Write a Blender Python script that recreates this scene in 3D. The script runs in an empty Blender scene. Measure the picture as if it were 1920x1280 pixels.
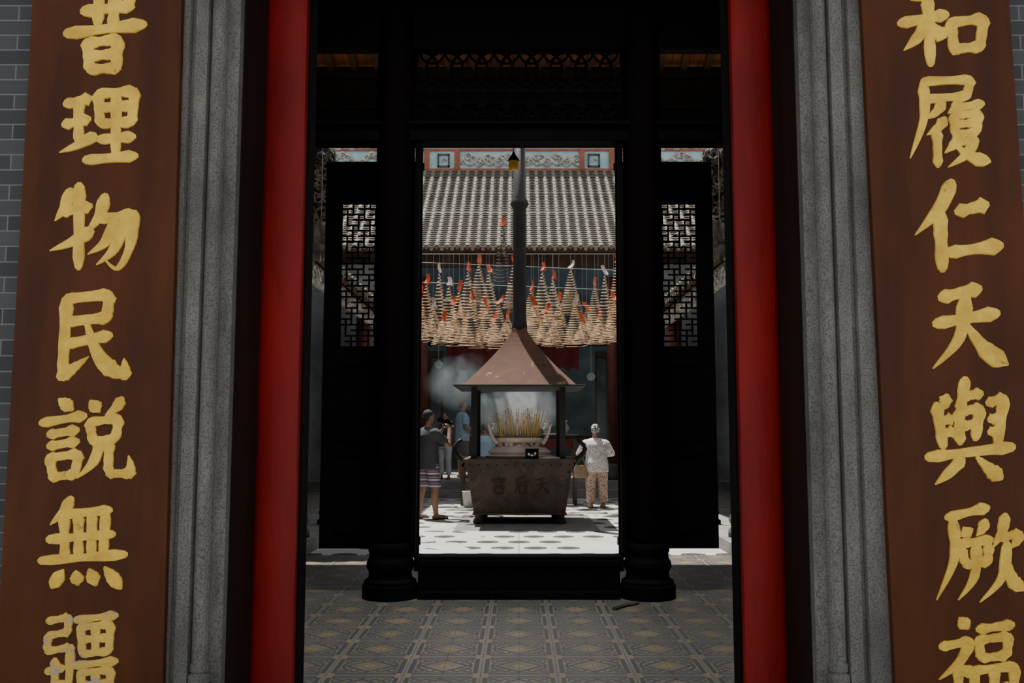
import bpy, math, random
from mathutils import Vector, Matrix
random.seed(4)
F=1740.0; TH=math.atan(171/F); CX=973.0; CH=1.25
CT,ST=math.cos(TH),math.sin(TH)
def px(x,y,Y):
    a=(x-CX)/F; b=(640-y)/F
    t=Y/(CT-b*ST)
    return Vector((a*t,Y,CH+t*(ST+b*CT)))
def Zy(y,Y): return px(CX,y,Y).z
def Xp(x,Y,y=640): return px(x,y,Y).x
col=bpy.context.scene.collection
# ------------------------------------------------------------ materials
class N:
    def __init__(s,name):
        s.m=bpy.data.materials.new(name); s.m.use_nodes=True
        s.t=s.m.node_tree; s.b=s.t.nodes['Principled BSDF']
    def n(s,t,**k):
        x=s.t.nodes.new(t)
        for a,v in k.items(): setattr(x,a,v)
        return x
    def l(s,a,b): s.t.links.new(a,b)
    def math(s,op,a,b=None,c=None):
        x=s.n('ShaderNodeMath',operation=op)
        for i,v in enumerate((a,b,c)):
            if v is None: continue
            if isinstance(v,(int,float)): x.inputs[i].default_value=v
            else: s.l(v,x.inputs[i])
        return x.outputs[0]
    def mix(s,f,a,b):
        x=s.n('ShaderNodeMix',data_type='RGBA')
        if isinstance(f,(int,float)): x.inputs[0].default_value=f
        else: s.l(f,x.inputs[0])
        for i,v in ((6,a),(7,b)):
            if isinstance(v,tuple): x.inputs[i].default_value=(*v,1)
            else: s.l(v,x.inputs[i])
        return x.outputs[2]
    def coord(s,stretch=(1,1,1)):
        tc=s.n('ShaderNodeTexCoord'); mp=s.n('ShaderNodeMapping')
        mp.inputs['Scale'].default_value=stretch
        s.l(tc.outputs['Object'],mp.inputs[0]); return mp.outputs[0]
    def noise(s,v,scale,detail=5,rough=.6):
        x=s.n('ShaderNodeTexNoise'); x.inputs['Scale'].default_value=scale
        x.inputs['Detail'].default_value=detail; x.inputs['Roughness'].default_value=rough
        s.l(v,x.inputs['Vector']); return x.outputs[0]
    def bump(s,h,strength,dist=.01):
        x=s.n('ShaderNodeBump'); x.inputs['Strength'].default_value=strength
        x.inputs['Distance'].default_value=dist; s.l(h,x.inputs['Height'])
        s.l(x.outputs[0],s.b.inputs['Normal'])
    def sharpen(s,f,lo,hi):
        x=s.n('ShaderNodeMapRange'); x.inputs[1].default_value=lo; x.inputs[2].default_value=hi
        s.l(f,x.inputs[0]); return x.outputs[0]
def M(name,c1,c2=None,scale=4,rough=.6,metal=0,bump=0,bscale=30,stretch=(1,1,1),lo=.35,hi=.65,emit=None,es=0,spec=.5,c3=None,s3=6,lo3=.58,hi3=.66):
    k=N(name); b=k.b
    b.inputs['Roughness'].default_value=rough; b.inputs['Metallic'].default_value=metal
    b.inputs['Specular IOR Level'].default_value=spec
    v=k.coord(stretch)
    if c2 is None: c2=tuple(x*.75 for x in c1)
    c=k.mix(k.sharpen(k.noise(v,scale),lo,hi),c1,c2)
    if c3: c=k.mix(k.sharpen(k.noise(v,s3,7,.7),lo3,hi3),c,c3)
    k.l(c,b.inputs['Base Color'])
    if bump: k.bump(k.noise(v,bscale,4),bump)
    if emit:
        b.inputs['Emission Color'].default_value=(*emit,1); b.inputs['Emission Strength'].default_value=es
    return k.m
m_black=M('black_wood',(.004,.0035,.0035),(.007,.0055,.005),6,.75,bump=.2,spec=.08)
m_fascia=M('eave_wood',(.010,.008,.007),(.006,.005,.005),6,.8,spec=.1)
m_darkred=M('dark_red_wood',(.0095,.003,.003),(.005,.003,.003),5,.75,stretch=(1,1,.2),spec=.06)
m_brownboard=M('brown_board',(.110,.030,.0055),(.042,.0115,.004),2.4,.5,bump=.2,bscale=25,stretch=(1.5,1,.35),lo=.3,hi=.7,spec=.2,c3=(.18,.08,.03),s3=22,lo3=.72,hi3=.78)
m_reveal=M('reveal_wood',(.020,.008,.005),(.009,.004,.003),5,.8,stretch=(1,1,.2),spec=.2)
m_gold=M('gold_leaf',(.98,.64,.075),(.70,.41,.042),12,.5,metal=.0,bump=.6,bscale=60,c3=(.36,.18,.03),s3=18,lo3=.64,hi3=.72)
m_gold2=M('worn_gold_leaf',(.88,.57,.09),(.62,.38,.07),9,.55,metal=.0,bump=.5,bscale=60,c3=(.42,.38,.32),s3=9,lo3=.54,hi3=.62)
m_granite_d=M('old_stone',(.10,.095,.09),(.05,.047,.045),4,.8,bump=.4,bscale=60)
m_red=M('red_lacquer',(.32,.006,.004),(.13,.004,.003),1.9,.5,bump=.15,bscale=14,stretch=(2,1,.45),spec=.25,lo=.32,hi=.68)
m_redcol=M('red_column',(.17,.04,.025),(.09,.022,.018),3,.7)
m_plank=M('roof_planks',(.38,.14,.035),(.10,.038,.015),3,.7,stretch=(6,.5,1))
m_rafter=M('rafter_wood',(.10,.045,.02),(.04,.018,.012),4,.7)
m_tube=M('roof_tube_tile',(.235,.21,.17),(.15,.135,.11),4,.9,bump=.4,bscale=25,c3=(.09,.082,.07),s3=9)
m_pan=M('roof_pan_tile',(.26,.235,.19),(.16,.145,.12),7,.9,bump=.4,bscale=25,c3=(.10,.092,.078),s3=12)
m_ridgeblue=M('ridge_plaster_blue',(.30,.52,.58),(.48,.66,.68),3,.8)
m_ridgered=M('ridge_plaster_red',(.38,.12,.06),(.24,.08,.05),4,.8)
m_relief=M('carved_plaster',(.66,.60,.52),(.22,.19,.16),9,.8,bump=.5)
m_carve=M('grey_carving',(.66,.64,.58),(.14,.13,.115),9,.85,bump=.6)
m_coil=M('incense_spiral',(.70,.49,.29),(.46,.31,.18),6,.85)
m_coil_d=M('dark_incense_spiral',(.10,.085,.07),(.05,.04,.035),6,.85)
m_tag=M('red_paper',(.80,.13,.035),(.60,.07,.03),9,.7)
m_tagw=M('white_paper',(.8,.72,.7),(.6,.4,.4),9,.7)
m_wire=M('wire',(.30,.30,.31),None,5,.5)
m_iron=M('furnace_iron',(.095,.066,.050),(.042,.030,.026),4,.75,metal=.0,bump=.35,bscale=20,c3=(.15,.08,.05),s3=7)
m_irond=M('dark_iron',(.022,.020,.019),(.013,.012,.012),4,.6,metal=.1)
m_ironchar=M('cast_character',(.022,.016,.013),(.045,.03,.025),14,.8)
m_hood=M('rusted_sheet_metal',(.125,.047,.020),(.065,.024,.013),2.2,.75,metal=.0,bump=.25,bscale=7,lo=.35,hi=.7,c3=(.24,.14,.095),s3=3.2,lo3=.60,hi3=.63,spec=.3)
m_urn=M('urn_stone',(.97,.86,.78),(.84,.68,.60),6,.6,bump=.2)
m_urnd=M('urn_pattern',(.80,.75,.7),(.26,.15,.12),16,.6,lo=.45,hi=.55)
m_ash=M('ash',(.8,.76,.7),(.55,.51,.47),20,.95,bump=.7,bscale=60)
m_stick=M('joss_stick_yellow',(1,.80,.26),(.95,.56,.10),9,.7)
m_sticktip=M('joss_stick_red',(.5,.06,.03),None,9,.7)
m_white=M('white_paint',(.72,.72,.7),(.55,.55,.54),9,.6)
m_wood=M('weathered_wood',(.10,.07,.05),(.05,.035,.028),5,.7,stretch=(1,1,.3))
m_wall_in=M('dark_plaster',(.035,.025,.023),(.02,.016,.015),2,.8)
m_wall_rear=M('haze_tinted_rear_plaster',(.13,.18,.20),(.06,.085,.10),1.5,.8)  # bluish lift in this colour stands in for smoke haze in the hall
m_wall_pale=M('pale_grey_plaster',(.20,.215,.22),(.11,.12,.125),1.5,.8)
m_redcloth=M('red_cloth',(.16,.016,.016),(.08,.010,.010),5,.8)
m_skin=M('skin',(.46,.26,.17),(.38,.21,.14),7,.55)
m_hair=M('black_hair',(.015,.012,.01),(.03,.025,.022),30,.5)
m_hairg=M('dark_grey_hair',(.05,.045,.04),(.02,.018,.018),20,.8,bump=.8,bscale=80)
m_cap=M('patterned_head_cap',(.72,.70,.68),(.05,.045,.045),38,.8,lo=.47,hi=.53)
m_tgrey=M('charcoal_cotton',(.095,.105,.11),(.065,.075,.08),8,.85,bump=.3,bscale=10)
m_tblue=M('light_blue_cotton',(.42,.60,.74),(.32,.48,.62),6,.85,bump=.3,bscale=10)
m_tdark=M('dark_cotton',(.06,.055,.07),(.16,.15,.16),30,.85,lo=.5,hi=.6)
m_khaki=M('grey_khaki',(.19,.20,.23),(.13,.14,.16),6,.85)
m_whitepants=M('white_cotton',(.7,.7,.72),(.5,.51,.55),6,.85)
m_sandal=M('sandal_brown',(.06,.035,.025),None,6,.7)
m_bag=M('woven_straw',(.45,.33,.20),(.22,.15,.09),40,.8)
m_plastic=M('plastic_sheet',(.85,.90,.94),(.5,.55,.6),8,.2,bump=.6,bscale=12)
m_bulb=M('yellow_lamp_glass',(.75,.42,.05),(.6,.32,.04),6,.3,emit=(1,.6,.1),es=.05)
m_tubelight=M('tube_light',(.9,.9,.9),(.8,.8,.8),6,.3,emit=(.8,.9,1),es=1.2)
m_curb=M('curb_stone',(.30,.29,.27),(.17,.165,.155),3,.8,bump=.3)
m_slab=M('slab_stone',(.24,.235,.22),(.16,.155,.145),3,.85,bump=.3)
m_ground=M('street_paving',(.42,.40,.37),(.32,.31,.29),2,.85)
m_sign=M('notice_paper',(.6,.62,.6),(.3,.5,.45),14,.6)
def floral(name,base,c1,c2,scale):
    k=N(name); v=k.coord()
    vo=k.n('ShaderNodeTexVoronoi'); vo.inputs['Scale'].default_value=scale; k.l(v,vo.inputs['Vector'])
    f=k.sharpen(vo.outputs['Distance'],.42,.34)
    sel=k.sharpen(k.noise(v,scale*.6,2),.45,.55)
    k.l(k.mix(f,base,k.mix(sel,c1,c2)),k.b.inputs['Base Color']); k.b.inputs['Roughness'].default_value=.85
    return k.m
m_blouse=floral('floral_blouse',(.85,.83,.80),(.36,.30,.32),(.60,.50,.50),30)
m_ftrouser=floral('floral_trousers',(.62,.46,.37),(.42,.13,.08),(.26,.22,.18),26)
k=N('striped_cotton'); v=k.coord(); sp=k.n('ShaderNodeSeparateXYZ'); k.l(v,sp.inputs[0])
s1=k.math('FRACT',k.math('MULTIPLY',sp.outputs[2],20)); f=k.math('GREATER_THAN',s1,.45)
s2=k.math('GREATER_THAN',k.math('FRACT',k.math('MULTIPLY',sp.outputs[2],10)),.78)
k.l(k.mix(s2,k.mix(f,(.12,.10,.18),(.72,.69,.74)),(.34,.12,.20)),k.b.inputs['Base Color']); k.b.inputs['Roughness'].default_value=.85
m_stripe=k.m
k=N('grey_brick'); v=k.coord(); sp=k.n('ShaderNodeSeparateXYZ'); k.l(v,sp.inputs[0])
cb=k.n('ShaderNodeCombineXYZ'); k.l(sp.outputs[0],cb.inputs[0]); k.l(sp.outputs[2],cb.inputs[1])
br=k.n('ShaderNodeTexBrick'); br.inputs['Scale'].default_value=1; br.inputs['Brick Width'].default_value=.24; br.inputs['Row Height'].default_value=.062
br.inputs['Mortar Size'].default_value=.003; br.inputs['Color1'].default_value=(.075,.08,.083,1); br.inputs['Color2'].default_value=(.04,.042,.045,1); br.inputs['Mortar'].default_value=(.16,.16,.16,1)
k.l(cb.outputs[0],br.inputs['Vector']); k.l(br.outputs[0],k.b.inputs['Base Color']); k.b.inputs['Roughness'].default_value=.8
k.bump(k.noise(v,60),.3); m_brick=k.m
k=N('speckled_granite'); v=k.coord(); v2=k.coord((1,1,.4))
c=k.mix(k.sharpen(k.noise(v2,4,6,.7),.3,.72),(.235,.225,.205),(.070,.067,.062))
c=k.mix(k.math('MULTIPLY',k.sharpen(k.noise(v,150,2),.50,.60),.6),c,(.035,.034,.032))
k.l(c,k.b.inputs['Base Color']); k.b.inputs['Roughness'].default_value=.8; k.bump(k.noise(v,90,4),.4); m_granite=k.m
# encaustic tile floor
k=N('encaustic_tiles'); v=k.coord(); sp=k.n('ShaderNodeSeparateXYZ'); k.l(v,sp.inputs[0])
def cell(k,o,per,off=0):
    return k.math('ABSOLUTE',k.math('SUBTRACT',k.math('FRACT',k.math('ADD',k.math('DIVIDE',o,per),off)),.5))
def band(k,x,lo,hi): return k.math('MULTIPLY',k.math('GREATER_THAN',x,lo),k.math('LESS_THAN',x,hi))
a=cell(k,sp.outputs[0],.4,.5); b=cell(k,sp.outputs[1],.4); a2=cell(k,sp.outputs[0],.2); b2=cell(k,sp.outputs[1],.2)
mx=k.math('MAXIMUM',a,b); sm=k.math('ADD',a,b); df=k.math('ABSOLUTE',k.math('SUBTRACT',a,b))
nz=k.noise(v,5,5)
base=k.mix(k.sharpen(nz,.35,.65),(.27,.225,.155),(.185,.16,.12))
G1=(.072,.076,.080)
c=k.mix(band(k,mx,.40,.46),base,G1)
c=k.mix(band(k,sm,.28,.35),c,G1)
c=k.mix(k.math('MULTIPLY',k.math('LESS_THAN',df,.04),band(k,sm,.42,.80)),c,(.095,.10,.10))
c=k.mix(k.math('LESS_THAN',sm,.10),c,(.36,.25,.10))
mx2=k.math('MAXIMUM',a2,b2); mn=k.math('MINIMUM',a,b)
rd=k.math('SQRT',k.math('ADD',k.math('MULTIPLY',a2,a2),k.math('MULTIPLY',b2,b2)))
rb_=k.math('SQRT',k.math('ADD',k.math('MULTIPLY',a,a),k.math('MULTIPLY',b,b)))
c=k.mix(band(k,rb_,.335,.375),c,G1)
c=k.mix(k.math('MULTIPLY',band(k,rd,.20,.27),k.math('GREATER_THAN',mx,.22)),c,(.10,.10,.10))
c=k.mix(k.math('MULTIPLY',k.math('GREATER_THAN',mn,.40),k.math('LESS_THAN',mx,.48)),c,(.34,.24,.11))
c=k.mix(k.math('GREATER_THAN',mx,.475),c,(.22,.21,.19))
c=k.mix(k.math('GREATER_THAN',mx2,.492),c,(.05,.05,.05))
c=k.mix(k.math('MULTIPLY',k.sharpen(k.noise(v,1.3,4),.4,.7),.4),c,(.11,.105,.095))
k.l(c,k.b.inputs['Base Color']); k.b.inputs['Roughness'].default_value=.38; k.bump(nz,.08); m_tile=k.m
# courtyard floor
k=N('courtyard_paving'); v=k.coord(); sp=k.n('ShaderNodeSeparateXYZ'); k.l(v,sp.inputs[0])
row=k.math('FLOOR',k.math('DIVIDE',sp.outputs[1],.62)); odd=k.math('MULTIPLY',k.math('FLOORED_MODULO',row,2),.5)
cx=k.math('MULTIPLY',cell(k,sp.outputs[0],.40,odd),.40); cy=k.math('MULTIPLY',cell(k,sp.outputs[1],.62),.62)
r=k.math('SQRT',k.math('ADD',k.math('MULTIPLY',cx,cx),k.math('MULTIPLY',cy,cy)))
disc=k.math('LESS_THAN',r,.145); ring=band(k,r,.09,.105)
base=k.mix(k.sharpen(k.noise(v,2.2,5),.3,.7),(.56,.545,.505),(.42,.41,.38))
jt=k.math('MAXIMUM',k.math('GREATER_THAN',cell(k,sp.outputs[0],1.6),.496),k.math('GREATER_THAN',cell(k,sp.outputs[1],1.24),.496))
base=k.mix(jt,base,(.20,.195,.185))
dc=k.mix(ring,(.030,.030,.028),(.12,.12,.115))
msk=k.sharpen(k.noise(v,1.3,1),.43,.46)
c=k.mix(k.math('MULTIPLY',disc,msk),base,dc)
k.l(c,k.b.inputs['Base Color']); k.b.inputs['Roughness'].default_value=.85; k.bump(k.noise(v,30,4),.3); m_court=k.m
# ------------------------------------------------------------ mesh builder
class MB:
    def __init__(s): s.v=[];s.f=[];s.mi=[];s.cur=0
    def add(s,vs,fs):
        o=len(s.v); s.v+= [Vector(p) for p in vs]
        for f in fs: s.f.append([i+o for i in f]); s.mi.append(s.cur)
        return s
    def box(s,x0,x1,y0,y1,z0,z1):
        if x0>x1:x0,x1=x1,x0
        return s.add([(x0,y0,z0),(x1,y0,z0),(x1,y1,z0),(x0,y1,z0),(x0,y0,z1),(x1,y0,z1),(x1,y1,z1),(x0,y1,z1)],
          [(0,3,2,1),(4,5,6,7),(0,1,5,4),(1,2,6,5),(2,3,7,6),(3,0,4,7)])
    def hexa(s,b,t):
        return s.add(list(b)+list(t),[(0,3,2,1),(4,5,6,7),(0,1,5,4),(1,2,6,5),(2,3,7,6),(3,0,4,7)])
    def cone(s,p0,p1,r0,r1,seg=12,ex=1.0):
        p0,p1=Vector(p0),Vector(p1); d=(p1-p0)
        if d.length<1e-6: return s
        d.normalize(); ref=Vector((0,0,1)) if abs(d.z)<.95 else Vector((1,0,0))
        u=d.cross(ref).normalized(); w=d.cross(u)
        vs=[];
        for p,r in((p0,r0),(p1,r1)):
            for i in range(seg):
                a=2*math.pi*i/seg; vs.append(p+u*math.cos(a)*r+w*math.sin(a)*r*ex)
        fs=[(i,(i+1)%seg,seg+(i+1)%seg,seg+i) for i in range(seg)]
        fs+=[tuple(reversed(range(seg))),tuple(range(seg,2*seg))]
        return s.add(vs,fs)
    def sphere(s,c,r,seg=14,rings=8):
        if not hasattr(r,'__len__'): r=(r,r,r)
        vs=[(c[0],c[1],c[2]-r[2])]
        for j in range(1,rings):
            t=-math.pi/2+math.pi*j/rings
            for i in range(seg):
                a=2*math.pi*i/seg; vs.append((c[0]+r[0]*math.cos(t)*math.cos(a),c[1]+r[1]*math.cos(t)*math.sin(a),c[2]+r[2]*math.sin(t)))
        vs.append((c[0],c[1],c[2]+r[2])); fs=[]
        for i in range(seg):
            fs.append((0,1+(i+1)%seg,1+i))
            for j in range(rings-2):
                a=1+j*seg; fs.append((a+i,a+(i+1)%seg,a+seg+(i+1)%seg,a+seg+i))
            a=1+(rings-2)*seg; fs.append((a+i,a+(i+1)%seg,len(vs)-1))
        return s.add(vs,fs)
    def loft(s,secs,seg=16):
        vs=[]
        for cx,cy,z,rx,ry in secs:
            for i in range(seg):
                a=2*math.pi*i/seg; vs.append((cx+rx*math.cos(a),cy+ry*math.sin(a),z))
        fs=[]
        for j in range(len(secs)-1):
            for i in range(seg): fs.append((j*seg+i,j*seg+(i+1)%seg,(j+1)*seg+(i+1)%seg,(j+1)*seg+i))
        fs+=[tuple(reversed(range(seg))),tuple(range((len(secs)-1)*seg,len(secs)*seg))]
        return s.add(vs,fs)
    def lathe(s,prof,c,seg=24):
        return s.loft([(c[0],c[1],c[2]+z,r,r) for r,z in prof],seg)
    def tube(s,pts,r,seg=5,taper=None):
        pts=[Vector(p) for p in pts]; n=len(pts); vs=[]
        for i,p in enumerate(pts):
            d=(pts[min(i+1,n-1)]-pts[max(i-1,0)]).normalized()
            ref=Vector((0,0,1)) if abs(d.z)<.9 else Vector((0,1,0))
            u=d.cross(ref).normalized(); w=d.cross(u); rr=r if taper is None else r*taper(i/(n-1))
            for q in range(seg):
                a=2*math.pi*q/seg; vs.append(p+u*math.cos(a)*rr+w*math.sin(a)*rr)
        fs=[]
        for i in range(n-1):
            for q in range(seg): fs.append((i*seg+q,i*seg+(q+1)%seg,(i+1)*seg+(q+1)%seg,(i+1)*seg+q))
        fs+=[tuple(reversed(range(seg))),tuple(range((n-1)*seg,n*seg))]
        return s.add(vs,fs)
    def prism(s,poly,z0,z1):
        n=len(poly)
        vs=[(x,y,z0) for x,y in poly]+[(x,y,z1) for x,y in poly]
        fs=[(i,(i+1)%n,n+(i+1)%n,n+i) for i in range(n)]+[tuple(reversed(range(n))),tuple(range(n,2*n))]
        return s.add(vs,fs)
def tag(o,label=None,cat=None,kind=None,group=None):
    if label:o['label']=label
    if cat:o['category']=cat
    if kind:o['kind']=kind
    if group:o['group']=group
    return o
def wloc(o):
    p=Vector((0,0,0))
    while o is not None: p+=o.location; o=o.parent
    return p
def make(mb,name,mat,parent=None,label=None,cat=None,kind=None,group=None,smooth=False,bevel=0,origin=None,fixn=False):
    if origin is None:
        if parent is not None: origin=wloc(parent)
        else:
            xs=[v.x for v in mb.v]; ys=[v.y for v in mb.v]; zs=[v.z for v in mb.v]
            origin=Vector(((min(xs)+max(xs))/2,(min(ys)+max(ys))/2,min(zs)))
    origin=Vector(origin)
    me=bpy.data.meshes.new(name); me.from_pydata([v-origin for v in mb.v],[],mb.f)
    mats=mat if isinstance(mat,(list,tuple)) else [mat]
    for m in mats: me.materials.append(m)
    if len(mats)>1: me.polygons.foreach_set('material_index',mb.mi)
    if smooth: me.polygons.foreach_set('use_smooth',[True]*len(me.polygons))
    me.update()
    if fixn:
        import bmesh; bm=bmesh.new(); bm.from_mesh(me); bmesh.ops.recalc_face_normals(bm,faces=bm.faces); bm.to_mesh(me); bm.free()
    o=bpy.data.objects.new(name,me); col.objects.link(o)
    if parent is not None: o.parent=parent; o.location=origin-wloc(parent)
    else: o.location=origin
    if bevel:
        b=o.modifiers.new('bevel','BEVEL'); b.width=bevel; b.segments=2; b.limit_method='ANGLE'
    return tag(o,label,cat,kind,group)
def empty(name,loc,label,cat,group=None,kind=None):
    o=bpy.data.objects.new(name,None); o.empty_display_size=.1; col.objects.link(o); o.location=loc
    return tag(o,label,cat,kind,group)
def copy(o,parent=None,loc=None):
    c=o.copy(); col.objects.link(c)
    if parent is not None: c.parent=parent
    if loc is not None: c.location=loc
    return c
S='structure'
# ------------------------------------------------------------ shell
make(MB().box(-7,7,-9,3.4,-.35,-.25),'ground',m_ground,kind=S,label='grey stone paving in front of the temple')
make(MB().box(-5,5,3.4,9.7,-.3,0),'floor',m_tile,kind=S,label='patterned cement tile floor of the entrance hall')
make(MB().box(-5,5,9.7,20.0,-.34,-.14),'floor_courtyard',m_court,kind=S,label='pale stone courtyard paving with dark round medallions')
make(MB().box(-5.2,5.2,20.3,28,-.3,.2).box(-5.2,5.2,20.0,20.3,-.3,.03),'floor_rear_hall',m_curb,kind=S,label='raised stone platform of the rear hall')
make(MB().box(-6,-1.42,3.62,4.0,0,6.0),'wall_front_left',m_brick,kind=S)
make(MB().box(1.42,6,3.62,4.0,0,6.0),'wall_front_right',m_brick,kind=S)
make(MB().box(-1.42,1.42,3.62,4.2,3.45,6.0),'wall_front_lintel',m_reveal,kind=S)
make(MB().box(-5.2,-3.3,4.0,9.7,0,7.5),'wall_left',m_wall_in,kind=S)
make(MB().box(3.3,5.2,4.0,9.7,0,7.5),'wall_right',m_wall_in,kind=S)
rb=MB(); rb.hexa([(-5.3,2.2,5.2),(5.3,2.2,5.2),(5.3,6.3,7.2),(-5.3,6.3,7.2)],[(-5.3,2.2,5.35),(5.3,2.2,5.35),(5.3,6.3,7.35),(-5.3,6.3,7.35)])
rb.hexa([(-5.3,6.3,7.2),(5.3,6.3,7.2),(5.3,10.45,5.42),(-5.3,10.45,5.42)],[(-5.3,6.3,7.35),(5.3,6.3,7.35),(5.3,10.45,5.57),(-5.3,10.45,5.57)])
rb.cur=1
for i in range(-18,19):
    x=i*.27; rb.hexa([(x-.035,6.3,7.1),(x+.035,6.3,7.1),(x+.035,10.4,5.34),(x-.035,10.4,5.34)],[(x-.035,6.3,7.2),(x+.035,6.3,7.2),(x+.035,10.4,5.44),(x-.035,10.4,5.44)])
make(rb,'ceiling',[m_plank,m_rafter],kind=S,label='plank underside of the entrance hall roof with rafters')
z0=Zy(255,10.35); z1=Zy(128,10.35)
fb=MB().box(-3.3,3.3,10.3,10.36,z0,z1)
fb.box(-3.3,3.3,10.27,10.3,Zy(205,10.3),Zy(190,10.3)); fb.box(-3.3,3.3,10.26,10.3,Zy(150,10.3),Zy(138,10.3))
i=-3.3
while i<3.28:
    fb.add([(i,10.31,z0),(i+.11,10.31,z0),(i+.095,10.31,z0-.05),(i+.055,10.31,z0-.09),(i+.015,10.31,z0-.05),(i,10.35,z0),(i+.11,10.35,z0),(i+.095,10.35,z0-.05),(i+.055,10.35,z0-.09),(i+.015,10.35,z0-.05)],
      [(0,1,2,3,4),(9,8,7,6,5),(1,2,7,6),(2,3,8,7),(3,4,9,8),(4,0,5,9)]); i+=.11
make(fb,'trim_1',m_fascia,kind=S,label='dark carved eave board')
# ------------------------------------------------------------ granite surround, reveal, red posts
for sx,nm in((-1,'trim_2'),(1,'trim_3')):
    prof=[(1.46,4.0),(1.46,3.575),(1.318,3.575),(1.312,3.60),(1.300,3.60),(1.294,3.58),(1.245,3.58),(1.24,3.61)]
    for q in range(9):
        a=math.pi*q/8; prof.append((1.205+.032*math.cos(a),3.61-.034*math.sin(a)))
    prof+=[(1.168,3.62),(1.16,3.63),(1.132,3.63),(1.132,3.70),(1.132,4.0)]
    o=make(MB().prism([(sx*u,y) for u,y in prof],0,3.6),nm,m_granite,kind=S,fixn=True,label='grey granite door surround with rounded bead moulding')
    bb=MB()
    for z,r in((.33,.045),(.37,.038),(.29,.055)):
        bb.lathe([(r*.8,-.02),(r,-.012),(r,.012),(r*.8,.02)],(sx*1.205,3.61,z),16)
    bb.prism([(sx*1.15,3.54),(sx*1.262,3.54),(sx*1.262,3.65),(sx*1.15,3.65)],0,.28)
    make(bb,'moulding_base',m_granite,parent=o,fixn=True)
    make(MB().box(sx*1.126,sx*1.132,3.68,4.19,0,3.5),'trim_4' if sx<0 else 'trim_5',m_reveal,kind=S)
    p=MB(); u0,u1=.952,1.125
    prof=[]
    for q in range(13):
        t=q/12; u=u0+(u1-u0)*t; prof.append((u,4.005-.016*math.sin(math.pi*t)**.45))
    prof+=[(u1,4.18),(u0,4.18)]
    p.prism([(sx*u,y) for u,y in prof],0,3.45)
    o=make(p,'door_post',m_red,fixn=True,smooth=False,label='glossy red lacquered timber door post',cat='door post',group='red door posts')
    make(MB().box(sx*.944,sx*.952,4.06,4.19,0,3.45),'black_edge_strip',m_black,parent=o,label='thin black strip on the inner edge')  # near-black strip along the inner side of the post
# ------------------------------------------------------------ couplet boards
def catmull(P,n=6):
    if len(P)<3:
        return [tuple(P[0][k]+(P[1][k]-P[0][k])*t/8 for k in(0,1)) for t in range(9)]
    out=[]; Q=[P[0]]+list(P)+[P[-1]]
    for i in range(1,len(Q)-2):
        for j in range(n):
            t=j/n; r=[]
            for k in(0,1):
                a,b,c,d=Q[i-1][k],Q[i][k],Q[i+1][k],Q[i+2][k]
                r.append(.5*(2*b+(c-a)*t+(2*a-5*b+4*c-d)*t*t+(3*b-a-3*c+d)*t**3))
            out.append(tuple(r))
    out.append(P[-1]); return out
WP={'h':[.85,1.1,.95,.85,.85,.9,1.05,1.25,.8],'s':[.85,1.2,1.1,1.0,.95,.98,1.0,1.05,.7],'p':[.8,1.25,1.15,1.05,.95,.8,.6,.38,.12],
    'n':[.35,.6,.75,.95,1.15,1.4,1.55,1.2,.2],'d':[.3,.7,1.0,1.25,1.4,1.45,1.35,1.1,.6],'t':[1.05,1.25,1.1,.95,.8,.65,.5,.3,.1]}
def wprof(ty,t):
    a=WP[ty]; x=t*8; i=min(int(x),7); return a[i]+(a[i+1]-a[i])*(x-i)
def stroke(mb,P,ty,w,mapf,h):
    pts=catmull(P)
    L=[0]
    for i in range(1,len(pts)): L.append(L[-1]+math.dist(pts[i],pts[i-1]))
    rows=[];n=len(pts)
    for i,p in enumerate(pts):
        a=pts[max(i-1,0)]; b=pts[min(i+1,n-1)]; dx,dy=b[0]-a[0],b[1]-a[1]; l=math.hypot(dx,dy) or 1
        nx,ny=-dy/l,dx/l; ww=w*wprof(ty,L[i]/L[-1])/2*(1+.08*math.sin(i*2.1+p[0]*.3))
        rows.append((p,nx,ny,ww,dx/l,dy/l))
    p,nx,ny,ww,tx,ty_=rows[0]; rows.insert(0,((p[0]-tx*ww*.7,p[1]-ty_*ww*.7),nx,ny,ww*.4,tx,ty_))
    p,nx,ny,ww,tx,ty_=rows[-1]; rows.append(((p[0]+tx*ww*.7,p[1]+ty_*ww*.7),nx,ny,ww*.4,tx,ty_))
    vs=[]
    for k,(p,nx,ny,ww,_,_) in enumerate(rows):
        e=0.35 if k in(0,len(rows)-1) else 1.0
        for o,hh in((-1,0),(-.88,.9),(0,1),(.88,.9),(1,0)):
            vs.append(mapf(p[0]+nx*ww*o,p[1]+ny*ww*o,h*hh*e))
    fs=[(i*5+j,i*5+j+1,(i+1)*5+j+1,(i+1)*5+j) for i in range(len(rows)-1) for j in range(4)]
    mb.add(vs,fs)
C={}
C['pu']=[('s',(45,0),(40,54)),('s',(60,0),(68,30)),('h',(22,42),(84,37)),('s',(84,20),(80,38)),('s',(62,30),(60,56)),('h',(0,63),(100,54)),
 ('s',(27,70),(30,98)),('h',(27,72),(67,68)),('s',(67,68),(64,97)),('h',(31,84),(64,82)),('h',(30,97),(66,95))]
C['li']=[('h',(8,22),(38,14)),('h',(6,50),(36,42)),('s',(24,16),(24,75)),('t',(42,66),(22,78),(0,88)),('s',(48,8),(51,50)),('h',(48,8),(94,4)),('s',(94,4),(90,48)),
 ('h',(52,27),(90,24)),('h',(52,49),(90,46)),('s',(71,6),(70,92)),('h',(50,70),(92,66)),('h',(32,98),(95,92))]
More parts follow.
